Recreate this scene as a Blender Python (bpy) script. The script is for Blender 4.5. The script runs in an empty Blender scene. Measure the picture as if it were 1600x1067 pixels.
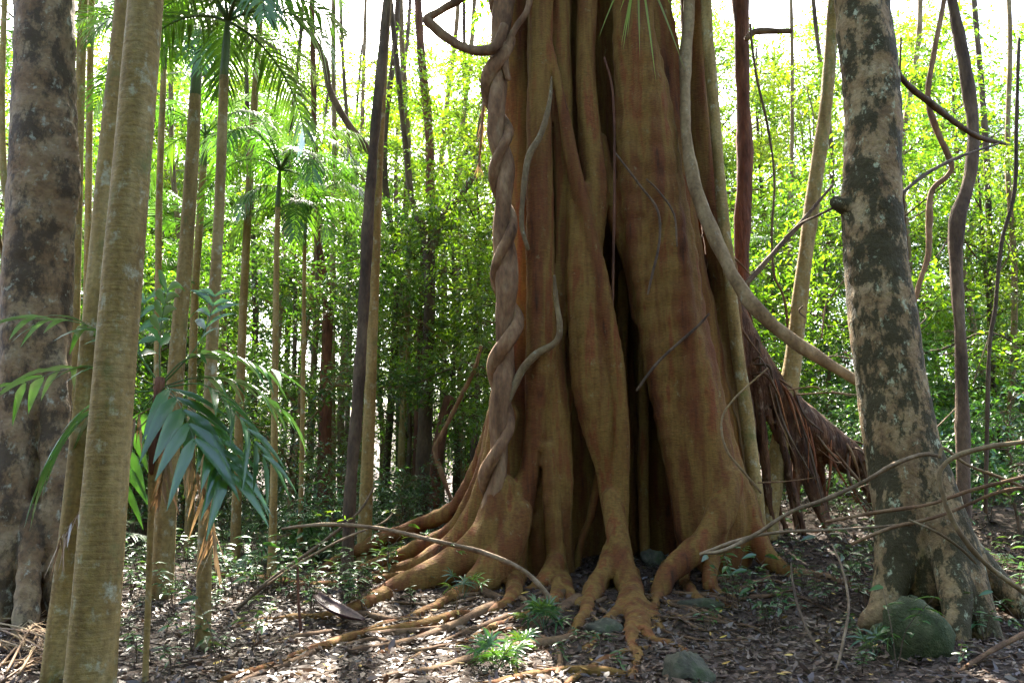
import bpy, math, random
import numpy as np
from mathutils import Vector, Matrix

random.seed(7); RNG = np.random.default_rng(7)
R = math.radians
scene = bpy.context.scene
C = scene.collection

# ------------------------------------------------------------------ camera
CAM_Z, PITCH, FPX, W0, H0 = 1.6, R(10.0), 1244.0, 1600.0, 1067.0
cam_d = bpy.data.cameras.new('camera'); cam = bpy.data.objects.new('camera', cam_d); C.objects.link(cam)
cam.location = (0, 0, CAM_Z); cam.rotation_euler = (R(90) + PITCH, 0, 0)
cam_d.sensor_width = 36; cam_d.lens = 36 * FPX / W0; cam_d.clip_end = 600; cam_d.clip_start = 0.05
scene.camera = cam

# ------------------------------------------------------------------ sky, sun, exposure
SUN_EL, SUN_AZ = R(50), R(-10)          # azimuth measured from +Y towards +X
sun_dir = Vector((math.sin(SUN_AZ) * math.cos(SUN_EL), math.cos(SUN_AZ) * math.cos(SUN_EL), math.sin(SUN_EL)))
world = bpy.data.worlds.new('World'); scene.world = world; world.use_nodes = True
nt = world.node_tree; nt.nodes.clear()
sky = nt.nodes.new('ShaderNodeTexSky'); sky.sky_type = 'NISHITA'; sky.sun_disc = False
sky.sun_elevation = SUN_EL; sky.sun_rotation = SUN_AZ
sky.air_density = 1.0; sky.dust_density = 4.0; sky.ozone_density = 1.0
bg = nt.nodes.new('ShaderNodeBackground'); bg.inputs['Strength'].default_value = 0.15
wo = nt.nodes.new('ShaderNodeOutputWorld')
nt.links.new(sky.outputs[0], bg.inputs[0]); nt.links.new(bg.outputs[0], wo.inputs[0])
sl = bpy.data.lights.new('sun', 'SUN'); sl.energy = 5.0; sl.angle = R(0.6); sl.color = (1.0, 0.94, 0.82)
so = bpy.data.objects.new('sun', sl); C.objects.link(so)
so.rotation_euler = (-sun_dir).to_track_quat('-Z', 'Y').to_euler(); so.location = (0, 0, 40)
vs = scene.view_settings
vs.view_transform = 'Standard'; vs.look = 'None'; vs.gamma = 1.0; vs.use_curve_mapping = False
vs.exposure = 2.85
cy = scene.cycles
cy.max_bounces = 6; cy.diffuse_bounces = 4; cy.glossy_bounces = 2; cy.transmission_bounces = 4; cy.transparent_max_bounces = 4
cy.use_denoising = True; cy.caustics_reflective = False; cy.caustics_refractive = False
cy.use_adaptive_sampling = True; cy.adaptive_threshold = 0.015

# ------------------------------------------------------------------ pixel <-> place
CT, ST = math.cos(PITCH), math.sin(PITCH)
def ray(px, py):
    xc, yc = (px - W0 / 2) / FPX, (H0 / 2 - py) / FPX
    return np.array([xc, CT - yc * ST, ST + yc * CT])
def P(px, py, Y):
    d = ray(px, py); t = Y / d[1]
    return np.array([0, 0, CAM_Z]) + d * t
def mpp(p):                                   # metres per photo pixel at a place
    return (p[1] * CT + (p[2] - CAM_Z) * ST) / FPX
def sst(a, b, x):
    t = np.clip((x - a) / (b - a), 0, 1); return t * t * (3 - 2 * t)
def gh(x, y):
    x = np.asarray(x, float); y = np.asarray(y, float)
    z = 0.42 * sst(8.2, 12.5, y) * (0.35 + 0.65 * sst(-4, 0.5, x))
    z = z + 0.022 * np.maximum(y - 13, 0) + 0.004 * np.maximum(y - 30, 0) ** 1.6
    z = z + 0.10 * sst(2.5, 6, x) * sst(4, 9, y) + 0.6 * sst(2.0, 4.6, x) * sst(10.2, 14.5, y)
    z = z + 0.045 * np.sin(x * 1.3 + y * 0.7) * np.sin(y * 0.9 - x * 0.4) + 0.02 * np.sin(x * 3.1 + 1) * np.sin(y * 2.7)
    return z
def G(px, py, lift=0.0):
    d = ray(px, py); t = 6.0
    for _ in range(60):
        p = np.array([0, 0, CAM_Z]) + d * t
        e = p[2] - float(gh(p[0], p[1])) - lift
        if abs(e) < 1e-3: break
        t += e / max(0.06, -d[2] + 0.03) * 0.6
        t = min(max(t, 1.5), 80)
    return p
def gp(x, y, lift=0.0): return np.array([x, y, float(gh(x, y)) + lift])

# ------------------------------------------------------------------ node materials
def newmat(name):
    m = bpy.data.materials.new(name); m.use_nodes = True
    t = m.node_tree; t.nodes.clear()
    out = t.nodes.new('ShaderNodeOutputMaterial'); return m, t, out
def N(t, kind, **kw):
    n = t.nodes.new(kind)
    for k, v in kw.items():
        if hasattr(n, k): setattr(n, k, v)
        else: n.inputs[k].default_value = v
    return n
def ramp(t, stops):
    r = t.nodes.new('ShaderNodeValToRGB'); e = r.color_ramp.elements
    while len(e) > 1: e.remove(e[0])
    e[0].position = stops[0][0]; e[0].color = (*stops[0][1], 1)
    for p, c in stops[1:]:
        k = e.new(p); k.color = (*c, 1)
    return r
def leaf_mat(name, cols, trans=(2.3, 2.4, 0.5), tmix=0.6, gloss=0.07, rough=0.38):
    m, t, out = newmat(name); L = t.links.new
    g = N(t, 'ShaderNodeNewGeometry'); oi = N(t, 'ShaderNodeObjectInfo')
    n = len(cols); rp = ramp(t, [(i / max(1, n - 1), c) for i, c in enumerate(cols)])
    L(g.outputs['Random Per Island'], rp.inputs[0])
    hs = N(t, 'ShaderNodeHueSaturation'); mr = N(t, 'ShaderNodeMapRange'); mr.inputs[3].default_value = 0.72; mr.inputs[4].default_value = 1.3
    L(oi.outputs['Random'], mr.inputs[0]); L(mr.outputs[0], hs.inputs['Value']); L(rp.outputs[0], hs.inputs['Color'])
    mh = N(t, 'ShaderNodeMapRange'); mh.inputs[3].default_value = 0.485; mh.inputs[4].default_value = 0.515
    L(oi.outputs['Random'], mh.inputs[0]); L(mh.outputs[0], hs.inputs['Hue'])
    mul = N(t, 'ShaderNodeMix', data_type='RGBA', blend_type='MULTIPLY'); mul.inputs[0].default_value = 1.0
    mul.inputs[7].default_value = (*trans, 1); L(hs.outputs[0], mul.inputs[6])
    d = N(t, 'ShaderNodeBsdfDiffuse'); tr = N(t, 'ShaderNodeBsdfTranslucent'); gl = N(t, 'ShaderNodeBsdfGlossy'); gl.inputs['Roughness'].default_value = rough
    L(hs.outputs[0], d.inputs[0]); L(mul.outputs[2], tr.inputs[0])
    a = N(t, 'ShaderNodeMixShader'); a.inputs[0].default_value = tmix; L(d.outputs[0], a.inputs[1]); L(tr.outputs[0], a.inputs[2])
    fr = N(t, 'ShaderNodeLayerWeight'); fr.inputs[0].default_value = 0.25
    ma = N(t, 'ShaderNodeMapRange'); ma.inputs[3].default_value = gloss * 0.5; ma.inputs[4].default_value = gloss * 4
    L(fr.outputs['Fresnel'], ma.inputs[0])
    b = N(t, 'ShaderNodeMixShader'); L(ma.outputs[0], b.inputs[0]); L(a.outputs[0], b.inputs[1]); L(gl.outputs[0], b.inputs[2])
    L(b.outputs[0], out.inputs[0]); return m
def bark_mat(name, stops, sc=(2, 2, 0.6), fine=(9, 9, 40), bump=0.35, lichen=None, lichen_amt=0.62, rough=0.85, moss=None, moss_amt=0.6, ridge=None, vary=0.0, edge=.07):
    m, t, out = newmat(name); L = t.links.new
    tc = N(t, 'ShaderNodeTexCoord')
    def noise(scale3, scale=1.0, detail=6, rough_=0.6):
        mp = N(t, 'ShaderNodeMapping'); mp.inputs['Scale'].default_value = scale3; L(tc.outputs['Object'], mp.inputs[0])
        n = N(t, 'ShaderNodeTexNoise'); n.inputs['Scale'].default_value = scale; n.inputs['Detail'].default_value = detail; n.inputs['Roughness'].default_value = rough_
        L(mp.outputs[0], n.inputs[0]); return n
    big = noise(sc, 1.6, 4); rp = ramp(t, stops); L(big.outputs[0], rp.inputs[0])
    fn = noise(fine, 1.0, 5); fr = ramp(t, [(0.25, (0.55, 0.55, 0.55)), (0.5, (1, 1, 1)), (0.75, (1.35, 1.3, 1.25))]); L(fn.outputs[0], fr.inputs[0])
    mul = N(t, 'ShaderNodeMix', data_type='RGBA', blend_type='MULTIPLY'); mul.inputs[0].default_value = 0.85
    L(rp.outputs[0], mul.inputs[6]); L(fr.outputs[0], mul.inputs[7]); col = mul.outputs[2]
    if vary:
        oi = N(t, 'ShaderNodeObjectInfo'); hs = N(t, 'ShaderNodeHueSaturation'); mr = N(t, 'ShaderNodeMapRange')
        mr.inputs[3].default_value = 1 - vary; mr.inputs[4].default_value = 1 + vary
        L(oi.outputs['Random'], mr.inputs[0]); L(mr.outputs[0], hs.inputs['Value']); L(col, hs.inputs['Color']); col = hs.outputs[0]
    for spec, amt, s3 in ((moss, moss_amt, (3, 3, 1.8)), (lichen, lichen_amt, (6, 6, 4.5))):
        if spec:
            ln = noise(s3, 1.3, 10, 0.72); lr = ramp(t, [(amt - edge * .7, (0, 0, 0)), (amt + edge * 1.3, (.88, .88, .88))]); L(ln.outputs[0], lr.inputs[0])
            mx = N(t, 'ShaderNodeMix', data_type='RGBA'); L(lr.outputs[0], mx.inputs[0]); L(col, mx.inputs[6]); mx.inputs[7].default_value = (*spec, 1); col = mx.outputs[2]
    b = N(t, 'ShaderNodeBsdfPrincipled'); b.inputs['Roughness'].default_value = rough; b.inputs['Specular IOR Level'].default_value = 0.25
    L(col, b.inputs['Base Color'])
    bp = N(t, 'ShaderNodeBump'); bp.inputs['Strength'].default_value = bump; bp.inputs['Distance'].default_value = 0.03
    md = noise((6, 6, 3), 1.5, 5); ad = N(t, 'ShaderNodeMath', operation='ADD'); L(fn.outputs[0], ad.inputs[0]); L(md.outputs[0], ad.inputs[1])
    h = ad.outputs[0]
    if ridge:
        rn = noise(ridge, 1.0, 3); a2 = N(t, 'ShaderNodeMath', operation='MULTIPLY_ADD'); L(rn.outputs[0], a2.inputs[0]); a2.inputs[1].default_value = 1.6; L(h, a2.inputs[2]); h = a2.outputs[0]
    L(h, bp.inputs['Height']); L(bp.outputs[0], b.inputs['Normal'])
    L(b.outputs[0], out.inputs[0]); return m

M = {}
M['fig'] = bark_mat('fig_bark', [(0.27, (0.03, 0.012, 0.005)), (0.37, (0.115, 0.036, 0.010)), (0.46, (0.125, 0.054, 0.013)), (0.55, (0.165, 0.092, 0.021)), (0.64, (0.15, 0.045, 0.013)), (0.78, (0.19, 0.112, 0.032))],
                    sc=(2.4, 2.4, 0.3), fine=(16, 16, 60), bump=0.4, lichen=(0.22, 0.2, 0.10), lichen_amt=0.66, ridge=(9, 9, 0.5))
M['fig_root'] = bark_mat('fig_root_bark', [(0.3, (0.05, 0.027, 0.014)), (0.5, (0.11, 0.06, 0.03)), (0.7, (0.17, 0.105, 0.052))], sc=(2, 2, 1), fine=(25, 25, 25), bump=0.35, vary=0.25, lichen=(0.33, 0.32, 0.22), lichen_amt=0.68)
M['red_root'] = bark_mat('red_root_bark', [(0.3, (0.09, 0.03, 0.016)), (0.5, (0.24, 0.085, 0.035)), (0.7, (0.34, 0.16, 0.075))], sc=(6, 6, 0.8), fine=(40, 40, 5), bump=0.8, vary=0.4, ridge=(22, 22, 1.5))
M['shag'] = bark_mat('shaggy_root_bark', [(0.3, (0.03, 0.015, 0.009)), (0.5, (0.085, 0.038, 0.019)), (0.7, (0.17, 0.085, 0.042))], sc=(5, 5, 1.2), fine=(24, 24, 8), bump=1.0, ridge=(16, 16, 2), lichen=(0.24, 0.17, 0.11), lichen_amt=0.6)
M['shaft'] = bark_mat('palm_crownshaft', [(0.3, (0.05, 0.075, 0.022)), (0.6, (0.09, 0.12, 0.035)), (0.8, (0.13, 0.15, 0.06))], sc=(4, 4, 1), fine=(30, 30, 6), bump=0.15, rough=.5)
M['liana'] = bark_mat('liana_bark', [(0.3, (0.065, 0.032, 0.016)), (0.5, (0.16, 0.085, 0.043)), (0.7, (0.24, 0.155, 0.085))], sc=(3, 3, 1.2), fine=(20, 20, 8), bump=0.5, vary=0.25)
M['palm_bark'] = bark_mat('palm_bark', [(0.3, (0.14, 0.087, 0.028)), (0.5, (0.235, 0.16, 0.056)), (0.72, (0.31, 0.23, 0.10))], sc=(5, 5, 0.9), fine=(26, 26, 34), ridge=(.8, .8, 15), bump=0.3, lichen=(0.38, 0.38, 0.27), lichen_amt=0.60, vary=0.15, moss=(0.12, 0.13, 0.045), moss_amt=0.6)
M['pale_bark'] = bark_mat('pale_bark', [(0.3, (0.10, 0.062, 0.03)), (0.5, (0.18, 0.12, 0.06)), (0.7, (0.25, 0.185, 0.10))], sc=(3, 3, 1), fine=(20, 20, 20), bump=0.3, vary=0.3, lichen=(0.4, 0.42, 0.33), lichen_amt=0.64)
M['dark_bark'] = bark_mat('dark_bark', [(0.3, (0.045, 0.028, 0.02)), (0.5, (0.10, 0.065, 0.042)), (0.7, (0.17, 0.12, 0.075))], sc=(3, 3, 1), fine=(24, 24, 10), bump=0.6, vary=0.35)
M['red_bark'] = bark_mat('red_brown_bark', [(0.3, (0.05, 0.022, 0.014)), (0.5, (0.12, 0.05, 0.03)), (0.7, (0.2, 0.09, 0.05))], sc=(3, 3, 1), fine=(30, 30, 6), bump=0.8, ridge=(20, 20, 3))
M['mossy_bark'] = bark_mat('mossy_bark', [(0.3, (0.09, 0.05, 0.022)), (0.5, (0.23, 0.15, 0.072)), (0.7, (0.31, 0.23, 0.125))], sc=(2, 2, 1.6), fine=(22, 22, 22), bump=0.8, lichen=(0.36, 0.37, 0.24), lichen_amt=0.60, moss=(0.026, 0.024, 0.009), moss_amt=0.485, edge=.03)
M['grey_bark'] = bark_mat('grey_brown_bark', [(0.3, (0.10, 0.055, 0.027)), (0.5, (0.19, 0.125, 0.068)), (0.7, (0.25, 0.19, 0.115))], sc=(1.6, 1.6, 1.2), fine=(16, 16, 22), bump=0.55, lichen=(0.30, 0.30, 0.23), lichen_amt=0.60, moss=(0.045, 0.032, 0.02), moss_amt=0.51, edge=.045)
M['stick'] = bark_mat('stick_bark', [(0.3, (0.08, 0.052, 0.03)), (0.5, (0.17, 0.115, 0.07)), (0.7, (0.27, 0.2, 0.13))], sc=(3, 3, 3), fine=(30, 30, 30), bump=0.4, vary=0.35)
M['leaf_bright'] = leaf_mat('leaf_bright', [(0.05, 0.115, 0.016), (0.075, 0.15, 0.02), (0.11, 0.17, 0.022), (0.045, 0.10, 0.024)])
M['leaf_dark'] = leaf_mat('leaf_dark', [(0.025, 0.07, 0.02), (0.045, 0.10, 0.022), (0.03, 0.085, 0.03), (0.06, 0.115, 0.02)], tmix=0.45)
M['leaf_palm'] = leaf_mat('leaf_palm', [(0.035, 0.095, 0.022), (0.055, 0.12, 0.02), (0.045, 0.105, 0.03)], tmix=0.45, gloss=0.10, rough=0.32)
M['leaf_under'] = leaf_mat('leaf_under', [(0.03, 0.085, 0.03), (0.05, 0.115, 0.03), (0.035, 0.10, 0.045), (0.07, 0.13, 0.025)], tmix=0.35, gloss=0.11, rough=0.3)
M['leaf_lime'] = leaf_mat('leaf_lime', [(0.13, 0.20, 0.02), (0.17, 0.22, 0.025), (0.09, 0.17, 0.02)], tmix=0.5)
M['frond_dead'] = leaf_mat('frond_dead', [(0.20, 0.13, 0.075), (0.30, 0.21, 0.13), (0.14, 0.085, 0.05)], trans=(1.2, 1.0, 0.8), tmix=0.3, gloss=0.03)
M['litter'] = leaf_mat('leaf_litter', [(0.03, 0.018, 0.012), (0.07, 0.04, 0.026), (0.13, 0.085, 0.058), (0.05, 0.032, 0.028), (0.20, 0.155, 0.125), (0.04, 0.022, 0.015), (0.11, 0.06, 0.03), (0.025, 0.015, 0.011), (0.085, 0.055, 0.045)], trans=(1, .8, .6), tmix=0.12, gloss=0.09, rough=0.4)
M['leaf_fallen_pale'] = leaf_mat('leaf_fallen_pale', [(0.36, 0.33, 0.27), (0.28, 0.2, 0.12), (0.42, 0.3, 0.06), (0.33, 0.16, 0.05), (0.3, 0.34, 0.33)], trans=(1, .9, .6), tmix=0.15, gloss=0.09)
M['sheath'] = bark_mat('palm_sheath', [(0.3, (0.03, 0.012, 0.014)), (0.6, (0.06, 0.026, 0.027)), (0.8, (0.1, 0.05, 0.045))], sc=(8, 8, 1), fine=(60, 60, 4), bump=0.2, rough=0.4)
M['rock'] = bark_mat('mossy_rock', [(0.3, (0.03, 0.028, 0.018)), (0.5, (0.065, 0.06, 0.04)), (0.7, (0.11, 0.10, 0.07))], sc=(3, 3, 3), fine=(18, 18, 18), bump=0.6, moss=(0.04, 0.055, 0.02), moss_amt=0.55, lichen=(0.2, 0.21, 0.17), lichen_amt=0.68)
M['moss_rock'] = bark_mat('green_moss_rock', [(0.3, (0.025, 0.028, 0.012)), (0.5, (0.05, 0.055, 0.022)), (0.7, (0.085, 0.085, 0.04))], sc=(4, 4, 4), fine=(30, 30, 30), bump=1.0, moss=(0.03, 0.045, 0.012), moss_amt=0.5, lichen=(0.12, 0.12, 0.06), lichen_amt=0.58)
def soil():
    m = bark_mat('soil', [(0.3, (0.022, 0.014, 0.009)), (0.5, (0.045, 0.028, 0.018)), (0.7, (0.08, 0.052, 0.035))], sc=(2, 2, 2), fine=(22, 22, 22), bump=0.8)
    return m
M['soil'] = soil()

# ------------------------------------------------------------------ mesh helpers
def mk(name, verts, faces, mat, parent=None, base=None, smooth=True):
    """verts (n,3) in world place; base = parent's place"""
    v = np.asarray(verts, np.float32)
    if base is not None: v = v - np.asarray(base, np.float32)
    me = bpy.data.meshes.new(name)
    f = np.asarray(faces, np.int32); k = f.shape[1]
    me.vertices.add(len(v)); me.vertices.foreach_set('co', v.ravel())
    me.loops.add(f.size); me.loops.foreach_set('vertex_index', f.ravel())
    me.polygons.add(len(f)); me.polygons.foreach_set('loop_start', np.arange(0, f.size, k, dtype=np.int32))
    me.polygons.foreach_set('use_smooth', np.full(len(f), smooth))
    me.update(calc_edges=True); me.validate()
    me.materials.append(M[mat])
    return ob(name, me, parent)
def ob(name, me, parent=None):
    o = bpy.data.objects.new(name, me); C.objects.link(o)
    if name in ('foliage', 'leaflets', 'dead_leaflets', 'frond_stalks', 'stems', 'limbs'): o['kind'] = 'stuff'
    if parent is not None: o.parent = parent
    return o
def tag(o, label, cat, group=None):
    o['label'] = label; o['category'] = cat
    if group: o['group'] = group
    return o
def thing(name, label, cat, loc, group=None):
    o = bpy.data.objects.new(name, None); C.objects.link(o); o.empty_display_size = 0.2
    o.location = [float(c) for c in loc]; return tag(o, label, cat, group)
def dup(root, loc, rz=0, s=1.0, label=None, group=None, tilt=(0, 0)):
    r = root.copy(); C.objects.link(r); r.location = [float(c) for c in loc]; r.rotation_euler = (tilt[0], tilt[1], rz); r.scale = (s, s, s) if not hasattr(s, '__len__') else s
    if label: r['label'] = label
    if group: r['group'] = group
    for ch in root.children:
        c = ch.copy(); C.objects.link(c); c.parent = r
        for g in ch.children:
            d = g.copy(); C.objects.link(d); d.parent = c
    return r
def catmull(pts, n=5):
    p = np.asarray(pts, float)
    if len(p) < 3: 
        t = np.linspace(0, 1, n + 1)[:, None]; return p[0] * (1 - t) + p[-1] * t
    q = np.vstack([2 * p[0] - p[1], p, 2 * p[-1] - p[-2]]); out = []
    for i in range(1, len(q) - 2):
        for j in range(n):
            t = j / n; a, b, c, d = q[i - 1], q[i], q[i + 1], q[i + 2]
            out.append(0.5 * ((2 * b) + (c - a) * t + (2 * a - 5 * b + 4 * c - d) * t * t + (3 * b - 3 * c + d - a) * t ** 3))
    out.append(q[-2]); return np.array(out)
def tube(pts, rad, sides=10, n=5, wob=0.08, seed=0, ell=None):
    """smooth tapered tube through pts; returns verts, quads"""
    pr = catmull(np.column_stack([np.asarray(pts, float), np.asarray(rad, float)]), n)
    p, r = pr[:, :3], np.maximum(pr[:, 3], 1e-4)
    tan = np.gradient(p, axis=0); tan /= np.linalg.norm(tan, axis=1)[:, None] + 1e-9
    up = np.array([0, 0, 1.0]) if abs(tan[0, 2]) < 0.9 else np.array([0, 1.0, 0])
    u = np.cross(tan[0], up); u /= np.linalg.norm(u)
    rg = np.random.default_rng(seed + 11); ph = rg.random(6) * 6.28
    ang = np.linspace(0, 2 * np.pi, sides, endpoint=False); V = []
    s = 0.0
    for i in range(len(p)):
        u = u - tan[i] * np.dot(u, tan[i]); u /= np.linalg.norm(u) + 1e-9; w = np.cross(tan[i], u)
        if i: s += np.linalg.norm(p[i] - p[i - 1]) / (r[i] + 0.01)
        k = 1 + wob * (np.sin(ang * 2 + ph[0] + s * .23) * .5 + np.sin(ang * 3 + ph[1] - s * .31) * .4 + np.sin(s * .61 + ph[2]) * .5 + np.sin(s * 1.37 + ph[3] + ang) * .3)
        V.append(p[i] + (u[None] * np.cos(ang)[:, None] + w[None] * np.sin(ang)[:, None]) * (r[i] * k)[:, None])
    V.append(np.repeat(p[-1:] + tan[-1] * r[-1] * 0.6, sides, 0) + (V[-1] - p[-1]) * -0.0 + (V[-1] - p[-1]) * 0.2)
    V.insert(0, p[0] - tan[0] * r[0] * 0.3 + (V[0] - p[0]) * 0.2)
    V = np.vstack(V); m = len(V) // sides
    i, j = np.meshgrid(np.arange(m - 1), np.arange(sides), indexing='ij'); j2 = (j + 1) % sides
    F = np.stack([i * sides + j, i * sides + j2, (i + 1) * sides + j2, (i + 1) * sides + j], -1).reshape(-1, 4)
    return V, F
def join(parts):
    V, F, o = [], [], 0
    for v, f in parts:
        V.append(v); F.append(f + o); o += len(v)
    return np.vstack(V), np.vstack(F)
def nrm(a): return a / (np.linalg.norm(a, axis=-1, keepdims=True) + 1e-9)
def leaves(pos, d, nrml, ln, wd, fold=0.25, bend=0.15):
    """folded diamond leaves: 4 verts, 2 tris each"""
    d = nrm(d); s = nrm(np.cross(d, nrml)); n = np.cross(s, d); ln = ln[:, None]; wd = wd[:, None]
    a = pos; c = pos + d * ln - n * ln * bend; m = pos + d * ln * 0.42 + n * wd * fold
    V = np.stack([a, m - s * wd / 2, c, m + s * wd / 2], 1).reshape(-1, 3)
    k = np.arange(len(pos))[:, None] * 4
    F = np.concatenate([k + [0, 2, 1], k + [0, 3, 2]], 0); return V, F
def blades(pos, d, nrml, ln, wd, droop=0.3, segs=3, prof=(0.55, 1.0, 0.7), fold=0.0):
    """strap or broad leaflets bending under their weight: tapered strips, folded along the midrib when fold > 0"""
    d = nrm(d); s = nrm(np.cross(d, nrml)); n = np.cross(s, d); Nn = len(pos)
    down = np.array([0, 0, -1.0]); rows = []
    ts = np.linspace(0, 1, segs + 1); dr = np.broadcast_to(np.asarray(droop, float), (Nn,))[:, None]
    for i, t in enumerate(ts):
        c = pos + d * ln[:, None] * t * (1 - 0.15 * dr * t) + down * ln[:, None] * dr * t * t
        if i == 0: w = wd * prof[0]
        elif i == segs: w = wd * 0.03
        else: w = wd * np.interp(t, [0, .35, .7, 1], [prof[0], prof[1], .62, 0.1])
        w = w[:, None]
        rows.append((c - s * w / 2 + n * w * fold, c, c + s * w / 2 + n * w * fold) if fold else (c - s * w / 2, c + s * w / 2))
    q = 3 if fold else 2
    V = np.stack([x for r in rows for x in r], 1).reshape(-1, 3); k = np.arange(Nn)[:, None] * (q * (segs + 1))
    F = [k + [q * i + j, q * i + j + 1, q * i + j + q + 1, q * i + j + q] for i in range(segs) for j in range(q - 1)]
    return V, np.concatenate(F, 0)
def uset(n): return nrm(RNG.normal(size=(n, 3)))

# ------------------------------------------------------------------ signed distance modelling for the big fused trunks
class Solid:
    def __init__(s, lo, hi, h):
        s.lo, s.h = np.array(lo, float), h
        s.n = (np.ceil((np.array(hi) - s.lo) / h)).astype(int) + 1
        s.d = np.full(s.n, 1.0, np.float32); s.ax = [s.lo[i] + np.arange(s.n[i]) * h for i in range(3)]
    def _seg(s, a, b, ra, rb, pad):
        lo = np.minimum(a - ra, b - rb) - pad; hi = np.maximum(a + ra, b + rb) + pad
        i0 = np.clip(np.floor((lo - s.lo) / s.h).astype(int), 0, s.n); i1 = np.clip(np.ceil((hi - s.lo) / s.h).astype(int) + 1, 0, s.n)
        if np.any(i1 <= i0): return None, None
        sl = tuple(slice(i0[k], i1[k]) for k in range(3))
        X = s.ax[0][sl[0]][:, None, None] - a[0]; Y = s.ax[1][sl[1]][None, :, None] - a[1]; Z = s.ax[2][sl[2]][None, None, :] - a[2]
        ba = b - a; t = np.clip((X * ba[0] + Y * ba[1] + Z * ba[2]) / (ba @ ba + 1e-9), 0, 1)
        d = np.sqrt((X - t * ba[0]) ** 2 + (Y - t * ba[1]) ** 2 + (Z - t * ba[2]) ** 2) - (ra + (rb - ra) * t)
        return sl, d.astype(np.float32)
    def add(s, pts, rad, k=0.06, n=3):
        pr = catmull(np.column_stack([np.asarray(pts, float), np.asarray(rad, float)]), n)
        for a, b in zip(pr[:-1], pr[1:]):
            sl, d = s._seg(a[:3], b[:3], max(a[3], .005), max(b[3], .005), k * 2 + s.h * 2)
            if sl is None: continue
            e = s.d[sl]; h = np.clip(.5 + .5 * (e - d) / k, 0, 1)
            s.d[sl] = e * (1 - h) + d * h - k * h * (1 - h) * 0.6
    def cut(s, pts, rad, n=3):
        pr = catmull(np.column_stack([np.asarray(pts, float), np.asarray(rad, float)]), n)
        for a, b in zip(pr[:-1], pr[1:]):
            sl, d = s._seg(a[:3], b[:3], a[3], b[3], s.h * 2)
            if sl is not None: s.d[sl] = np.maximum(s.d[sl], -d)
    def rough(s, amp, freq):
        X = s.ax[0][:, None, None]; Y = s.ax[1][None, :, None]; Z = s.ax[2][None, None, :]
        f = freq
        s.d += (amp * (np.sin(X * f + 1.3 * np.sin(Z * f * .31)) * np.sin(Y * f * 1.1 + .7 + np.sin(Z * f * .23)) + .5 * np.sin(X * f * 2.3 + Z * f * .5) * np.sin(Y * f * 1.9 - Z * f * .37))).astype(np.float32)
    def mesh(s):
        d = s.d; ins = d < 0
        c = sum(ins[i:ins.shape[0] - 1 + i, j:ins.shape[1] - 1 + j, k:ins.shape[2] - 1 + k].astype(np.int8) for i in (0, 1) for j in (0, 1) for k in (0, 1))
        idx = np.argwhere((c > 0) & (c < 8)); cid = np.full(c.shape, -1, np.int32); cid[idx[:, 0], idx[:, 1], idx[:, 2]] = np.arange(len(idx))
        off = np.array([(i, j, k) for i in (0, 1) for j in (0, 1) for k in (0, 1)])
        val = np.stack([d[idx[:, 0] + o[0], idx[:, 1] + o[1], idx[:, 2] + o[2]] for o in off], 1)
        acc = np.zeros((len(idx), 3)); cnt = np.zeros(len(idx))
        for a in range(8):
            for b in range(a + 1, 8):
                if np.abs(off[a] - off[b]).sum() != 1: continue
                va, vb = val[:, a], val[:, b]; m = (va < 0) != (vb < 0)
                t = np.where(m, va / np.where(m, va - vb, 1), 0)
                acc += m[:, None] * (off[a] + t[:, None] * (off[b] - off[a])); cnt += m
        V = s.lo + (idx + acc / cnt[:, None]) * s.h
        F = []
        for ax in range(3):
            sh = list(ins.shape); sh[ax] -= 1
            a = ins[tuple(slice(0, -1) if i == ax else slice(None) for i in range(3))]; b = ins[tuple(slice(1, None) if i == ax else slice(None) for i in range(3))]
            e = np.argwhere(a != b); u, v = [i for i in range(3) if i != ax]
            ok = (e[:, u] > 0) & (e[:, v] > 0) & (e[:, u] < c.shape[u]) & (e[:, v] < c.shape[v]); e = e[ok]
            fl = a[e[:, 0], e[:, 1], e[:, 2]]
            def cell(du, dv):
                q = e.copy(); q[:, u] += du; q[:, v] += dv; return cid[q[:, 0], q[:, 1], q[:, 2]]
            q = np.stack([cell(-1, -1), cell(0, -1), cell(0, 0), cell(-1, 0)], 1)
            if ax == 1: fl = ~fl
            q = np.where(fl[:, None], q, q[:, ::-1]); F.append(q[(q >= 0).all(1)])
        return V, np.vstack(F)
def tr(pl, Y=None):
    """photo trace [(px,py,radius_px[,Y])] -> places, radii"""
    n = len(pl); pts, rr = [], []
    for i, q in enumerate(pl):
        y = q[3] if len(q) > 3 else (Y if not hasattr(Y, '__len__') else Y[0] + (Y[1] - Y[0]) * i / (n - 1))
        p = P(q[0], q[1], y); pts.append(p); rr.append(q[2] * mpp(p))
    return np.array(pts), np.array(rr)
def gtr(pl, lift=0.0):
    """trace along the ground [(px,py,radius_px)]"""
    pts, rr = [], []
    for q in pl:
        p = G(q[0], q[1]); r = q[2] * mpp(p); p[2] += lift + r * 0.2; pts.append(p); rr.append(r)
    if lift == 0:                                   # roots dive into the soil at both ends
        for a, b in ((0, 1), (-1, -2)):
            e = pts[a] + (pts[a] - pts[b]) * 0.5; e[2] = float(gh(e[0], e[1])) - rr[a] * 1.6
            if a == 0: pts.insert(0, e); rr.insert(0, rr[0] * .8)
            else: pts.append(e); rr.append(rr[-1] * .6)
    return np.array(pts), np.array(rr)
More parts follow.
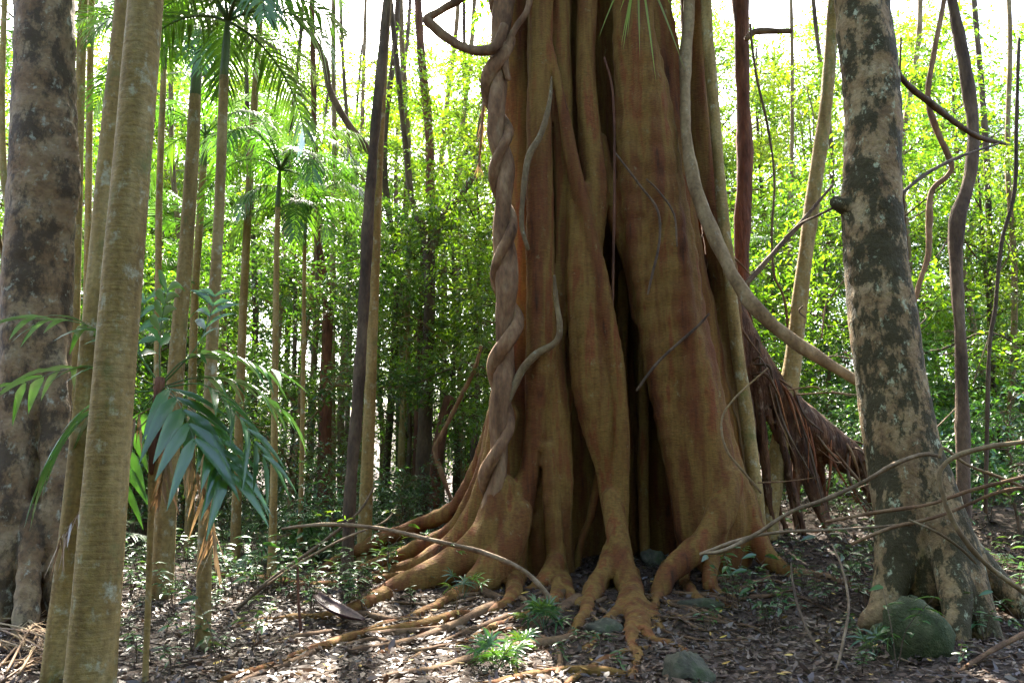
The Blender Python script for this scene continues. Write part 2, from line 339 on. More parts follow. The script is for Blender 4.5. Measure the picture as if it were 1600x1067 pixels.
#--SETTING
# ------------------------------------------------------------------ ground
def graded(a, b, near_lo, near_hi, fine, grow):
    xs = list(np.arange(near_lo, near_hi, fine)); st = fine
    while xs[-1] < b: st *= grow; xs.append(xs[-1] + st)
    st = fine; lo = []
    x = near_lo
    while x > a: st *= grow; x -= st; lo.append(x)
    return np.array(lo[::-1] + xs)
gx = graded(-150, 150, -6, 7, 0.09, 1.12); gy = graded(-60, 230, 5.5, 15, 0.09, 1.12)
XX, YY = np.meshgrid(gx, gy); ZZ = gh(XX, YY)
near = ((XX > -8) & (XX < 9) & (YY > 4) & (YY < 20))
ZZ = ZZ + near * (RNG.random(ZZ.shape) - 0.5) * 0.03
nx = len(gx); ii, jj = np.meshgrid(np.arange(len(gy) - 1), np.arange(nx - 1), indexing='ij')
gf = np.stack([ii * nx + jj, ii * nx + jj + 1, (ii + 1) * nx + jj + 1, (ii + 1) * nx + jj], -1).reshape(-1, 4)
ground = mk('ground', np.column_stack([XX.ravel(), YY.ravel(), ZZ.ravel()]), gf, 'soil'); ground['kind'] = 'structure'

# ------------------------------------------------------------------ the great fig
FB = gp(1.05, 11.6)
fig = thing('strangler_fig_tree', 'huge reddish brown fig tree with fluted trunk, dark hollows and spreading buttress roots', 'tree', FB)
S = Solid((-4.4, 6.9, -0.35), (4.2, 14.6, 13.4), 0.042)
def col(pl, Y, k=0.045): S.add(*tr(pl, Y), k=k)
# inner core far back so that hollows end in wood
col([(850, -380, 40), (858, 0, 40), (870, 300, 48), (885, 500, 55), (880, 700, 70), (870, 900, 75)], 13.4, .1)
col([(905, -380, 40), (915, 0, 42), (935, 300, 48), (950, 500, 55), (965, 700, 60), (965, 900, 70)], 13.6, .1)
col([(960, -380, 40), (975, 0, 42), (1005, 300, 48), (1040, 500, 55), (1060, 700, 60), (1070, 880, 60)], 13.0, .1)
col([(830, -380, 34), (836, 0, 36), (850, 300, 40), (845, 560, 50), (830, 720, 60), (810, 880, 70)], 12.3, .1)
col([(1000, -380, 34), (1012, 0, 36), (1040, 300, 40), (1085, 560, 46), (1110, 720, 50), (1125, 880, 55)], 12.2, .1)
# left grey green column and its widening foot
col([(806, -380, 32), (806, 0, 28), (815, 200, 26), (822, 330, 26), (822, 450, 30), (812, 560, 34), (800, 660, 40), (788, 760, 46), (782, 860, 50), (780, 940, 50)], 11.8)
# reddish front column -> leg
col([(848, -380, 21), (843, 0, 20), (844, 200, 20), (843, 350, 22), (845, 480, 23), (846, 580, 24), (836, 650, 16), (830, 720, 16), (816, 790, 18), (806, 850, 19), (808, 930, 17)], 11.35, 0.05)
col([(858, 520, 18), (864, 620, 24), (868, 720, 26), (872, 820, 24), (878, 920, 22)], 11.5)
col([(850, 560, 18), (850, 640, 22), (848, 740, 26), (846, 850, 28), (846, 930, 26)], 11.62, .06)
col([(858, 700, 9), (862, 780, 13), (868, 860, 15), (874, 930, 16)], 11.25, 0.05)
# olive column and golden column
col([(885, -380, 17), (877, 0, 16), (875, 120, 17), (880, 250, 19), (884, 340, 20), (872, 480, 16), (870, 580, 14)], 11.62, 0.025)
col([(905, 300, 18), (910, 420, 26), (918, 520, 30), (926, 600, 32), (938, 670, 27), (948, 730, 19), (956, 790, 18)], 11.45, 0.06)
col([(956, 780, 18), (964, 830, 18), (972, 880, 19), (982, 915, 20), (992, 945, 19)], (11.25, 10.3), 0.05)
col([(960, 850, 15), (948, 885, 15), (925, 920, 13), (912, 965, 10)], (11.1, 10.0), 0.05)
# diagonal rib
col([(850, 20, 4), (862, 90, 7), (880, 180, 9), (900, 280, 11), (916, 340, 12), (931, 410, 13), (945, 475, 14), (956, 535, 14), (966, 600, 13), (972, 660, 12), (972, 730, 12), (970, 800, 12), (968, 850, 12)], 11.28, 0.03)
# middle column
col([(925, -380, 17), (917, 0, 16), (916, 120, 16), (922, 220, 19), (930, 300, 20), (926, 370, 18), (918, 450, 20), (915, 520, 16)], 11.55, 0.03)
col([(938, 220, 10), (950, 290, 14), (962, 340, 14), (985, 420, 12), (998, 500, 9)], 11.75, 0.04)
# the broad slab, three fused ribs
col([(985, -380, 22), (980, 0, 22), (984, 120, 22), (990, 250, 26), (1002, 370, 26), (1018, 470, 26), (1036, 580, 28), (1058, 680, 30), (1078, 770, 30), (1082, 850, 25)], 11.6, 0.12)
col([(1000, -380, 24), (996, 0, 24), (1012, 130, 25), (1028, 260, 30), (1044, 390, 32), (1060, 500, 34), (1084, 620, 38), (1104, 720, 42), (1120, 800, 46), (1125, 870, 40)], 11.5, 0.14)
col([(1012, -380, 10), (1006, 0, 12), (1022, 100, 13), (1041, 210, 16), (1058, 330, 18), (1075, 440, 20), (1093, 550, 22), (1114, 650, 24), (1134, 730, 26), (1150, 800, 28), (1150, 870, 25)], 11.55, 0.1)
# knee root
col([(1142, 750, 20), (1130, 790, 22), (1108, 835, 21), (1075, 868, 19), (1045, 893, 17), (1030, 925, 14)], (11.2, 10.4), 0.04)
col([(1118, 830, 20), (1112, 875, 14), (1108, 915, 10)], (11.0, 10.6), 0.05)
col([(1160, 780, 22), (1185, 850, 18), (1215, 885, 12), (1250, 905, 7)], (11.5, 11.0), 0.08)
# inner hanging roots in the hollows
col([(1003, 520, 7), (1005, 650, 8), (1004, 760, 9), (1008, 880, 9)], 12.15, 0.03)
col([(975, 430, 10), (972, 560, 9), (982, 700, 8), (990, 860, 8)], 12.6, 0.03)
col([(945, 700, 9), (930, 780, 7), (908, 850, 6), (900, 890, 6)], 11.7, 0.03)
# right rear columns
col([(1030, -380, 16), (1028, -40, 16), (1040, 40, 15), (1052, 110, 13), (1058, 180, 11), (1062, 280, 10), (1085, 400, 14)], 12.1, 0.05)
col([(1085, -380, 22), (1083, 0, 21), (1086, 120, 18), (1096, 240, 18), (1110, 330, 19), (1128, 420, 22), (1140, 520, 20), (1150, 640, 20), (1155, 760, 25)], 12.25, 0.05)
col([(1098, 340, 12), (1118, 420, 24), (1135, 500, 30), (1145, 600, 26), (1150, 700, 24), (1150, 800, 24)], 12.7, 0.06)
# buttress roots to the left
col([(800, 560, 20), (782, 630, 16), (764, 690, 15), (742, 745, 15), (714, 792, 14), (668, 815, 12), (600, 842, 12), (545, 868, 11), (492, 897, 8)], (11.9, 13.4), 0.05)
col([(785, 640, 18), (763, 715, 12), (738, 778, 12), (708, 828, 13), (650, 858, 13), (600, 877, 11), (556, 895, 9), (505, 905, 7)], (11.6, 12.5), 0.05)
col([(790, 650, 22), (774, 715, 20), (752, 795, 24), (718, 850, 24), (680, 872, 20), (630, 893, 14), (585, 900, 9)], (11.4, 11.9), 0.06)
col([(785, 760, 22), (768, 825, 28), (735, 868, 28), (690, 892, 25), (640, 915, 23), (590, 936, 18), (548, 950, 13), (515, 958, 8)], (11.2, 10.6), 0.08)
col([(828, 690, 7), (815, 745, 8), (800, 795, 8), (780, 840, 8), (758, 875, 9), (738, 902, 9), (700, 935, 8), (650, 965, 6)], (11.5, 10.2), 0.06)
col([(812, 800, 20), (795, 850, 24), (772, 895, 20), (740, 925, 16), (690, 950, 13), (640, 975, 9)], (11.1, 10.3), 0.06)
col([(868, 880, 18), (850, 910, 14), (815, 935, 11), (770, 958, 9), (720, 985, 7)], (11.1, 10.1), 0.05)
def groot(pl, k=.04):                                # root that leaves the trunk and runs on along the ground
    p, r = gtr(pl, .001); p[:, 2] += np.linspace(.1, -.75, len(p)) * r; p[-1][2] -= r[-1] * 1.2; S.add(p, r, k, 4)
groot([(980, 905, 20), (992, 945, 18), (1003, 978, 14), (1022, 1000, 9), (1060, 1010, 6), (1110, 1030, 4)])
groot([(985, 930, 17), (990, 965, 15), (986, 1000, 11), (996, 1030, 9), (985, 1062, 8), (992, 1095, 6)])
groot([(985, 925, 16), (968, 955, 11), (940, 975, 8), (925, 1005, 6), (880, 1030, 4)])
groot([(975, 915, 14), (990, 935, 13), (1010, 952, 9), (1028, 975, 6), (1035, 1010, 4)])
groot([(930, 920, 13), (912, 962, 10), (890, 992, 8), (845, 1012, 7), (800, 1040, 6)])
groot([(950, 900, 14), (925, 935, 10), (880, 950, 8), (830, 975, 7), (770, 990, 6), (700, 1020, 5)])
groot([(1045, 893, 15), (1030, 922, 12), (1024, 950, 8), (1040, 985, 5)])
groot([(1062, 880, 13), (1072, 915, 10), (1100, 940, 9), (1150, 950, 6), (1190, 965, 4)])
groot([(1112, 870, 13), (1110, 905, 10), (1130, 930, 7), (1170, 935, 4)])
groot([(875, 900, 15), (868, 935, 11), (835, 958, 8), (780, 975, 7), (730, 1000, 6), (660, 1030, 5)])
groot([(880, 905, 12), (895, 940, 9), (920, 955, 6), (940, 985, 4)])
groot([(806, 900, 18), (800, 935, 12), (770, 955, 9), (715, 975, 8), (640, 1000, 7), (560, 1030, 5)])
groot([(740, 915, 12), (690, 945, 9), (640, 965, 8), (570, 985, 7), (490, 1010, 6), (420, 1040, 5)])
groot([(600, 935, 14), (550, 955, 11), (500, 965, 9), (440, 968, 8), (385, 972, 6), (340, 985, 4)])
groot([(560, 893, 8), (500, 905, 8), (440, 905, 7), (380, 900, 6), (330, 905, 4)])
# vertical ribbing of the bark
X_ = S.ax[0][:, None, None]; Y_ = S.ax[1][None, :, None]; Z_ = S.ax[2][None, None, :]
S.d += (0.011 * np.sin(X_ * 21 + 1.5 * np.sin(Z_ * .9) + Z_ * .5) * np.sin(Y_ * 17 + np.sin(Z_ * .7 + 2)) * sst(.3, 1.0, Z_)).astype(np.float32)
S.rough(0.012, 7.0); S.rough(.004, 17.0)
v, f = S.mesh()
mk('trunk', v, f, 'fig', fig, FB); del S

# thin roots laid over the fig, each its own part
def fpart(name, pl, Y, mat='fig_root', sides=8, wob=0.1, n=5, seed=0):
    p, r = tr(pl, Y); v, f = tube(p, r, sides, n, wob, seed); return mk(name, v, f, mat, fig, FB)
fpart('aerial_root', [(862, 120, 1), (858, 165, 4), (845, 210, 5), (826, 245, 5), (818, 300, 4.5), (815, 350, 4), (825, 390, 3)], 10.9, 'pale_bark')
fpart('aerial_root', [(866, 430, 2), (869, 470, 4), (875, 510, 5), (868, 535, 5.5), (840, 552, 6), (818, 575, 6), (800, 610, 6.5), (784, 645, 6), (780, 670, 4)], (11.0, 11.1), 'pale_bark')
fpart('aerial_root', [(1075, -380, 8), (1076, 0, 9), (1072, 80, 9), (1070, 160, 8.5), (1073, 220, 9), (1085, 285, 10), (1101, 335, 11), (1126, 392, 11), (1152, 442, 11), (1182, 482, 11), (1232, 527, 10), (1290, 566, 9), (1352, 602, 8), (1400, 630, 6)], (11.9, 10.2), 'pale_bark', 10, 0.16)
fpart('aerial_root', [(1098, -380, 8), (1103, 0, 9), (1110, 100, 9), (1118, 200, 9), (1129, 330, 9), (1139, 420, 9.5), (1150, 530, 10), (1165, 640, 11), (1178, 740, 11), (1184, 800, 12), (1187, 850, 13)], (11.8, 11.9), 'palm_bark', 10, 0.08)
fpart('aerial_root', [(944, 90, 1.5), (958, 150, 2), (960, 300, 2.2), (958, 420, 2.2), (955, 560, 2)], 11.4, 'red_bark')
fpart('aerial_root', [(1108, 490, 1.6), (1090, 510, 2), (1050, 545, 2.2), (1020, 575, 2.2), (995, 610, 2)], 11.12, 'dark_bark')
fpart('aerial_root', [(962, 240, 1.5), (1000, 290, 1.8), (1028, 330, 2), (1030, 380, 2), (1020, 425, 2), (1012, 460, 1.5)], 11.08, 'dark_bark')
fpart('aerial_root', [(1010, 280, 1.2), (1030, 300, 1.6), (1053, 335, 1.6), (1058, 385, 1.2)], 10.98, 'dark_bark')
fpart('aerial_root', [(830, -60, 5), (826, 10, 5), (805, 45, 5.5), (790, 80, 6), (789, 105, 6), (795, 125, 4)], 11.05, 'liana')

# shaggy leaning buttress on the far side, with hanging root strings
p, r = tr([(1085, 330, 12), (1112, 420, 24), (1145, 510, 28), (1185, 590, 30), (1235, 650, 32), (1290, 690, 28), (1340, 725, 22)], (12.4, 13.0))
Sb = Solid((2.2, 11.6, -0.2), (6.6, 14.2, 5.2), 0.05); Sb.add(p, r, 0.1)
for k in range(16):
    t = RNG.random() ** 0.8; i = min(int(t * (len(p) - 1)), len(p) - 2); u = t * (len(p) - 1) - i
    a = p[i] * (1 - u) + p[i + 1] * u; rr_ = r[i] * (1 - u) + r[i + 1] * u
    a = a + np.array([RNG.normal() * 0.1, -rr_ * RNG.uniform(0.2, 0.95), RNG.uniform(-.5, .5) * rr_])
    e = np.array([a[0] + RNG.uniform(0.05, 0.7), a[1] + RNG.normal() * 0.15, 0]); e[2] = gh(e[0], e[1]) + 0.02
    m_ = (a + e) / 2 + RNG.normal(size=3) * 0.07
    Sb.add(np.array([a, m_, e]), [0.05, 0.06, 0.05], 0.05, 2)
Sb.rough(0.015, 17); v, f = Sb.mesh(); mk('shaggy_buttress', v, f, 'shag', fig, FB); del Sb
for k in range(34):
    t = RNG.random() ** 0.8; i = min(int(t * (len(p) - 1)), len(p) - 2); u = t * (len(p) - 1) - i
    a = p[i] * (1 - u) + p[i + 1] * u; rr_ = r[i] * (1 - u) + r[i + 1] * u
    th = RNG.uniform(-0.4, 1.2)
    a = a + np.array([RNG.normal() * 0.08, -rr_ * math.cos(th), rr_ * math.sin(th)])
    dn = RNG.uniform(0.3, 1.6); e = a + np.array([RNG.uniform(-.05, .5), RNG.uniform(-.25, .05), -dn]); e[2] = max(e[2], gh(e[0], e[1]) + .02)
    m_ = (a + e) / 2 + np.array([RNG.normal() * .16, -.15 * RNG.random(), .05 + RNG.normal() * .1])
    v, f = tube([a, m_, e], [0.012, RNG.uniform(.012, .03), 0.008], 6, 5, .15, k); mk('hanging_root', v, f, ('red_root', 'dark_bark', 'liana', 'fig_root')[k % 4], fig, FB)

# surface roots running over the litter
sroots = [
 [(610, 950, 10), (560, 962, 8), (500, 972, 7), (440, 968, 9), (380, 968, 6)],
 [(720, 962, 9), (640, 985, 9), (560, 995, 8), (480, 1020, 7), (420, 1042, 7), (360, 1058, 6)],
 [(770, 950, 8), (700, 985, 9), (620, 1010, 8), (560, 1018, 5)],
 [(690, 985, 7), (600, 992, 7), (530, 1000, 6), (470, 1030, 6), (400, 1055, 5)],
 [(890, 1000, 8), (780, 1025, 12), (700, 1045, 10), (600, 1060, 6)],
 [(960, 1055, 10), (860, 1050, 11), (780, 1066, 9), (720, 1080, 8)],
 [(905, 960, 9), (880, 985, 8), (840, 990, 6), (790, 992, 5)],
 [(1004, 985, 15), (1008, 1010, 12), (1016, 1040, 11), (1028, 1065, 9)],
 [(992, 985, 13), (980, 1010, 10), (985, 1040, 9), (978, 1070, 8)],
 [(965, 960, 12), (940, 970, 12), (915, 985, 9), (890, 1015, 7)],
 [(1050, 930, 11), (1090, 942, 12), (1140, 945, 9), (1180, 955, 5)],
 [(880, 930, 10), (830, 950, 8), (780, 970, 7), (700, 1000, 5), (640, 1030, 4)],
 [(900, 940, 10), (860, 965, 7), (800, 1000, 5)],
 [(560, 960, 6), (610, 970, 5), (680, 965, 5), (740, 950, 5)],
 [(640, 900, 8), (560, 912, 8), (480, 915, 7), (400, 905, 7), (350, 900, 5)],
 [(520, 905, 7), (470, 900, 8), (420, 898, 8), (370, 906, 5)],
 [(1215, 890, 8), (1300, 905, 7), (1360, 930, 6), (1400, 960, 4)],
 [(845, 1000, 4), (870, 1010, 5), (875, 1040, 5), (868, 1062, 4)],
 [(740, 905, 7), (760, 930, 7), (820, 935, 6), (880, 915, 5)],
 [(1010, 1010, 6), (960, 1025, 6), (900, 1060, 5)],
 [(540, 1010, 4), (590, 1000, 4), (640, 1020, 4), (700, 1012, 3)],
 [(450, 1000, 5), (520, 988, 5), (590, 985, 4)],
]
for k in range(26):
    th = R(RNG.uniform(-165, -15)); rr0 = RNG.uniform(1.2, 1.8); c0 = np.array([1.05 + math.cos(th) * rr0 * 1.15, 11.5 + math.sin(th) * rr0]); pts = [c0]; L_ = RNG.uniform(.25, .45)
    for q in range(RNG.integers(4, 7)):
        th += RNG.normal() * .45; c0 = c0 + np.array([math.cos(th), math.sin(th)]) * L_; pts.append(c0)
    pts = np.array(pts); z = gh(pts[:, 0], pts[:, 1]); z[1:-1] += RNG.uniform(-.005, .03, len(z) - 2); z[-1] -= .05; r0 = RNG.uniform(.018, .045)
    v, f = tube(np.column_stack([pts, z]), np.linspace(r0, .008, len(z)), 7, 5, .2, k); mk('surface_root', v, f, 'fig_root', fig, FB)
sroots = sroots[1:6] + sroots[11:15] + sroots[16:]
for k, pl in enumerate(sroots):
    p, r = gtr(pl); p[:, 2] += RNG.normal(size=len(p)) * 0.012
    v, f = tube(p, r, 8, 6, .18, k); mk('surface_root', v, f, 'fig_root' if k % 4 else 'fig', fig, FB)

# ------------------------------------------------------------------ foliage building blocks (shared mesh data)
def sprays(o, d, L, per, leaf, wr=0.42, droop=0.25):
    """leafy twigs: o origins, d directions"""
    n = len(o); d = nrm(d); up = np.array([0, 0, 1.0])
    s = nrm(np.cross(d, up) + RNG.normal(size=(n, 3)) * 0.25)
    pos, dr, nm, ln = [], [], [], []
    for j in range(per):
        t = (j + RNG.random(n)) / per; sg = 1 if j % 2 else -1
        q = o + d * (L * t)[:, None] - up * (droop * L * t * t)[:, None] + RNG.normal(size=(n, 3)) * 0.03
        a = RNG.uniform(0.5, 1.15, n)
        w = d * np.cos(a)[:, None] + s * (sg * np.sin(a))[:, None] + RNG.normal(size=(n, 3)) * 0.22; w[:, 2] -= 0.28
        pos.append(q); dr.append(w); nm.append(up + RNG.normal(size=(n, 3)) * 0.42); ln.append(leaf * RNG.uniform(0.65, 1.25, n))
    pos, dr, nm = np.vstack(pos), np.vstack(dr), np.vstack(nm); ln = np.concatenate(ln)
    return leaves(pos, dr, nm, ln, ln * wr * RNG.uniform(.8, 1.2, len(ln)))
def mdata(name, v, f, mat, smooth=True):
    o = mk(name, v, f, mat, None, None, smooth); me = o.data; bpy.data.objects.remove(o); return me
def tree_data(H, lo, Rm, nl, r0, leaf, per, seed, mat='leaf_bright', bark='dark_bark', lean=0.05, spl=14, nsp=5):
    rg = np.random.default_rng(seed); zs = np.linspace(0, H * .93, 7)
    cx = np.cumsum(rg.normal(size=(7, 2)) * lean * H / 6, axis=0); cx -= cx[0]
    tp = np.column_stack([cx, zs]); tp[0, 2] = -0.3; rr = r0 * (1 - 0.8 * zs / H) * np.array([1.35] + [1] * 6); parts = [tube(tp, rr, 8, 4, .1, seed)]
    O, D = [], []
    for k in range(nl):
        z = lo + (H * .93 - lo) * ((k + rg.random()) / nl); u = z / H
        b = np.array([np.interp(z, zs, cx[:, 0]), np.interp(z, zs, cx[:, 1]), z])
        az = k * 2.4 + rg.random(); hh = (z - lo) / max(.1, H - lo)
        ln = Rm * rg.uniform(.45, 1.25) * (1 if hh < .8 else .8)
        dv = np.array([math.cos(az), math.sin(az), rg.uniform(-.1, .9)]); dv /= np.linalg.norm(dv)
        pts = [b + dv * ln * t + np.array([0, 0, -0.16 * ln * t * t]) + rg.normal(size=3) * 0.06 * ln * t for t in (0, .35, .7, 1)]
        rl = r0 * (1 - .8 * u) * .45 + .006
        parts.append(tube(pts, [rl, rl * .7, rl * .42, .005], 5, 3, .1, k))
        for q in range(spl):
            t = rg.uniform(.28, 1); a = np.array(pts[0]) * (1 - t) + np.array(pts[3]) * t + np.array([0, 0, .1 * ln * t * (1 - t)])
            tw = dv + rg.normal(size=3) * .75; tw[2] = tw[2] * .5 + .1; tw /= np.linalg.norm(tw); tl = rg.uniform(.3, .75) * (.3 + .25 * Rm)
            e = a + tw * tl; parts.append(tube([a, (a + e) / 2 + rg.normal(size=3) * .04, e], [rl * .35, rl * .22, .003], 4, 2, 0, q))
            for w in range(nsp):
                O.append(a + tw * tl * (.3 + .9 * w / nsp) + rg.normal(size=3) * .12); D.append(tw + rg.normal(size=3) * .7)
    O = np.array(O); D = np.array(D); L = RNG.uniform(.3, .6, len(O)) * (leaf / .09) ** .5
    v, f = sprays(O, D, L, per, leaf); tv, tf = join(parts)
    return mdata('trunk', tv, tf, bark), mdata('crown', v, f, mat)
FROND_N = 34
def frond(L, arch, seed, ll=.55, lw=.034, pairs=FROND_N, hang=.35, petiole=.12, vee=.5):
    """feather frond growing along +X from the origin, arching down; returns rachis (v,f) and leaflets (v,f)"""
    rg = np.random.default_rng(seed); t = np.linspace(0, 1, 9); a0 = arch[0]; a1 = arch[1]
    ang = a0 + (a1 - a0) * t ** 1.1; st = L / 8
    x = np.concatenate([[0], np.cumsum(np.cos(ang[:-1]) * st)]); z = np.concatenate([[0], np.cumsum(np.sin(ang[:-1]) * st)])
    p = np.column_stack([x, rg.normal() * .05 * L * t ** 2, z]); rv = tube(p, .016 * (1 - .85 * t) + .002, 5, 2, 0, seed)
    s = np.linspace(petiole, .985, pairs); q = np.column_stack([np.interp(s, t, p[:, i]) for i in range(3)])
    tg = np.column_stack([np.interp(s, t, np.gradient(p[:, i])) for i in range(3)]); tg = nrm(tg); up = nrm(np.cross(np.cross(tg, [0, 0, 1.0]), tg) * 1)
    up = nrm(np.cross(np.broadcast_to([0, 1.0, 0], tg.shape), tg)) * -1; up = np.where(up[:, 2:3] < 0, -up, up)
    V, F = [], []
    prof = np.sin(np.pi * np.clip((s - petiole) / (1 - petiole) * .86 + .12, 0, 1)) ** .6
    for sg in (-1, 1):
        sw = .45 + .55 * s; d = tg * sw[:, None] + np.array([0, sg * 1.0, 0]) + up * vee * .35 + rg.normal(size=tg.shape) * .09
        V.append((q, d, up + np.array([0, sg * -.25, 0]), ll * prof * rg.uniform(.88, 1.08, pairs)))
    pos = np.vstack([a[0] for a in V]); d = np.vstack([a[1] for a in V]); nn = np.vstack([a[2] for a in V]); ln = np.concatenate([a[3] for a in V])
    return rv, blades(pos, d, nn, ln, np.full(len(ln), lw) * rg.uniform(.8, 1.2, len(ln)), hang * rg.uniform(.6, 1.5, len(ln)), 3)
def rotz(v, a):
    c, s = math.cos(a), math.sin(a); return v @ np.array([[c, s, 0], [-s, c, 0], [0, 0, 1]])
def palm_crown_fronds(n, L, seed, dr=0, **kw):
    rg = np.random.default_rng(seed); out = []
    for k in range(n):
        u = (k + .5) / n; a0 = R(78 - 62 * u + rg.normal() * 6); a1 = R(max(-100, -5 - 72 * u - dr + rg.normal() * 8))
        rv, lf = frond(L * rg.uniform(.85, 1.1), (a0, a1), seed * 50 + k, **kw); az = k * 2.399 + rg.normal() * .15
        out.append(((rotz(rv[0], az), rv[1]), (rotz(lf[0], az), lf[1])))
    return out
def palm_data(H, r0, n, L, seed, bark='palm_bark', **kw):
    zs = np.array([-.3, 0.15, .6, H * .35, H * .7, H]); rg = np.random.default_rng(seed)
    c = np.cumsum(rg.normal(size=(6, 2)) * .03 * H / 6, axis=0); c -= c[0]
    st = tube(np.column_stack([c, zs]), [r0 * 1.5, r0 * 1.35, r0 * 1.05, r0, r0 * .9, r0 * .8], 10, 5, .04, seed)
    top = np.array([c[-1, 0], c[-1, 1], H])
    sh = tube([top, top + [0, 0, .45], top + [0, 0, .9]], [r0 * .95, r0 * .8, r0 * .35], 8, 3, .03, seed)
    fr = palm_crown_fronds(n, L, seed, **kw); top2 = top + [0, 0, .8]
    rv = join([(a[0] + top2, a[1]) for a, b in fr]); lv = join([(b[0] + top2, b[1]) for a, b in fr])
    return mdata('stem', *st, bark), mdata('crownshaft', *sh, 'shaft'), mdata('frond_stalks', *rv, 'leaf_palm'), mdata('crown', *lv, 'leaf_palm'), top2
TREES = [tree_data(9, 1.8, 2.3, 16, .08, .13, 8, 1, 'leaf_bright', 'dark_bark', .07, 11),
         tree_data(13, 3.5, 3.2, 19, .11, .15, 8, 2, 'leaf_bright', 'pale_bark', .07, 10),
         tree_data(17, 6.0, 3.7, 20, .14, .16, 8, 3, 'leaf_bright', 'dark_bark', .07, 10),
         tree_data(7, 1.0, 2.0, 18, .06, .12, 8, 4, 'leaf_dark', 'pale_bark'),
         tree_data(12, 2.5, 2.9, 22, .10, .13, 9, 5, 'leaf_dark'),
         tree_data(15, 5.0, 3.4, 19, .12, .15, 8, 6, 'leaf_lime', 'pale_bark', .07, 10)]
CANOPY = [tree_data(6, .6, 3.6, 16, .12, .15, 8, 11, 'leaf_bright', 'dark_bark', .08), tree_data(5, .4, 2.8, 14, .09, .14, 8, 12, 'leaf_dark', 'pale_bark', .08)]
SHRUBS = [tree_data(1.5, .15, .8, 11, .02, .11, 7, 21, 'leaf_under', 'dark_bark', .15, 4, 3),
          tree_data(2.6, .4, 1.1, 14, .03, .12, 7, 22, 'leaf_under', 'dark_bark', .1, 5, 3),
          tree_data(3.6, .8, 1.3, 16, .035, .10, 7, 23, 'leaf_bright', 'dark_bark', .08, 6, 3)]
PALMS = [palm_data(7.5, .10, 11, 2.3, 31), palm_data(11, .12, 11, 2.5, 32, 'pale_bark'), palm_data(5.0, .075, 10, 2.0, 33), palm_data(14, .12, 12, 2.6, 34)]
def palm_low(seed, n, L):
    fr = palm_crown_fronds(n, L, seed, ll=.42, lw=.036, pairs=26)
    return mdata('frond_stalks', *join([a for a, b in fr]), 'leaf_palm'), mdata('crown', *join([b for a, b in fr]), 'leaf_under')
LOWP = [palm_low(41, 9, 1.5), palm_low(42, 8, 1.1)]
def zone(x, y):
    a = x / max(y, .1)
    if y < 4: return 'behind the viewer'
    z = 'behind the leaning palms' if a < -.38 else 'behind the thin young palm' if a < -.24 else 'behind the vine-wrapped trunk' if a < -.12 else 'left of the twisted liana' if a < -.02 else 'hidden behind the fig' if a < .26 else 'behind the slim curved tree' if a < .40 else 'behind the mossy trunk' if a < .5 else 'behind the crooked tree'
    return ('close ' if y < 19 else 'farther ' if y < 29 else 'far ') + z
def put(name, meshes, loc, label, cat, group=None, rz=None, s=1.0):
    t = thing(name, label, cat, loc, group); t.rotation_euler = (0, 0, RNG.uniform(0, 6.28) if rz is None else rz); t.scale = (s, s, s)
    for me in meshes:
        ob(me.name.split('.')[0], me, t)
    return t
#--FOREST
# sunlit patches in the photograph: keep the sun's way to them free of crowns
SUNV = np.array(sun_dir)
SPOTS = [G(560, 1010), G(640, 1040), G(500, 1000), G(600, 1030), G(560, 975), G(460, 1050), G(540, 1050), G(640, 905), P(1310, 640, 12.6), P(112, 250, 9.3), G(30, 1030), G(420, 1030), G(1230, 850), gp(-3.5, 19, 1.5), gp(-6.5, 17, 1.5), gp(-2.5, 25, 2), gp(6.5, 17, 1.5), gp(-7, 24, 2)]
def blocked(c, rad, zlo, zhi):
    for q in SPOTS:
        for z in np.linspace(zlo, zhi, 6):
            t = (z - q[2]) / SUNV[2]; w = q + SUNV * t
            if t > 0 and np.hypot(w[0] - c[0], w[1] - c[1]) < rad: return True
    return False
placed = []
def free(x, y, d):
    for (a, b) in placed:
        if (a - x) ** 2 + (b - y) ** 2 < d * d: return False
    return True
KEEP = [(1.1, 11.8, 2.6), (5.2, 12.8, 1.0)]
spec = {0: ('leafy_tree', 'slim young tree with bright sunlit leaves', 'young sunlit trees behind the fig'),
        1: ('leafy_tree', 'pale stemmed tree with an airy bright green crown', 'pale stemmed airy trees behind the fig'),
        2: ('canopy_tree', 'tall dark stemmed canopy tree with sunlit high crown', 'tall canopy trees behind the fig'),
        3: ('understorey_tree', 'small pale stemmed tree with dense dark green leaves', 'small dark leaved trees behind the fig'),
        4: ('leafy_tree', 'dark stemmed tree with dense deep green crown', 'dense deep green trees behind the fig'),
        5: ('canopy_tree', 'tall pale stemmed tree with yellowish lime green crown', 'lime green canopy trees behind the fig')}
rad = {0: 1.6, 1: 2.4, 2: 2.7, 3: 1.4, 4: 2.1, 5: 2.6}; lo_ = {0: 2.2, 1: 4.5, 2: 7, 3: 1.4, 4: 3, 5: 6}; hi_ = {0: 9, 1: 13, 2: 17, 3: 7, 4: 12, 5: 15}
def forest(n, y0, y1, kinds, dmin, tries=4000, sc=(.85, 1.2), xr=(-.74, .74)):
    c = 0
    for _ in range(tries):
        if c >= n: break
        y = math.sqrt(RNG.uniform(y0 * y0, y1 * y1)); x = RNG.uniform(*xr) * (y + 3)
        k = kinds[RNG.integers(len(kinds))]; s = RNG.uniform(*sc)
        if not free(x, y, dmin): continue
        if any((x - a) ** 2 + (y - b) ** 2 < (q + .9 * rad[k]) ** 2 for a, b, q in KEEP): continue
        if blocked((x, y), rad[k] * s * .95, lo_[k] * s, hi_[k] * s): continue
        placed.append((x, y)); nm, lb, gr = spec[k]
        put(nm, TREES[k], gp(x, y, -.02), lb + ' ' + zone(x, y), 'tree', gr, None, s); c += 1
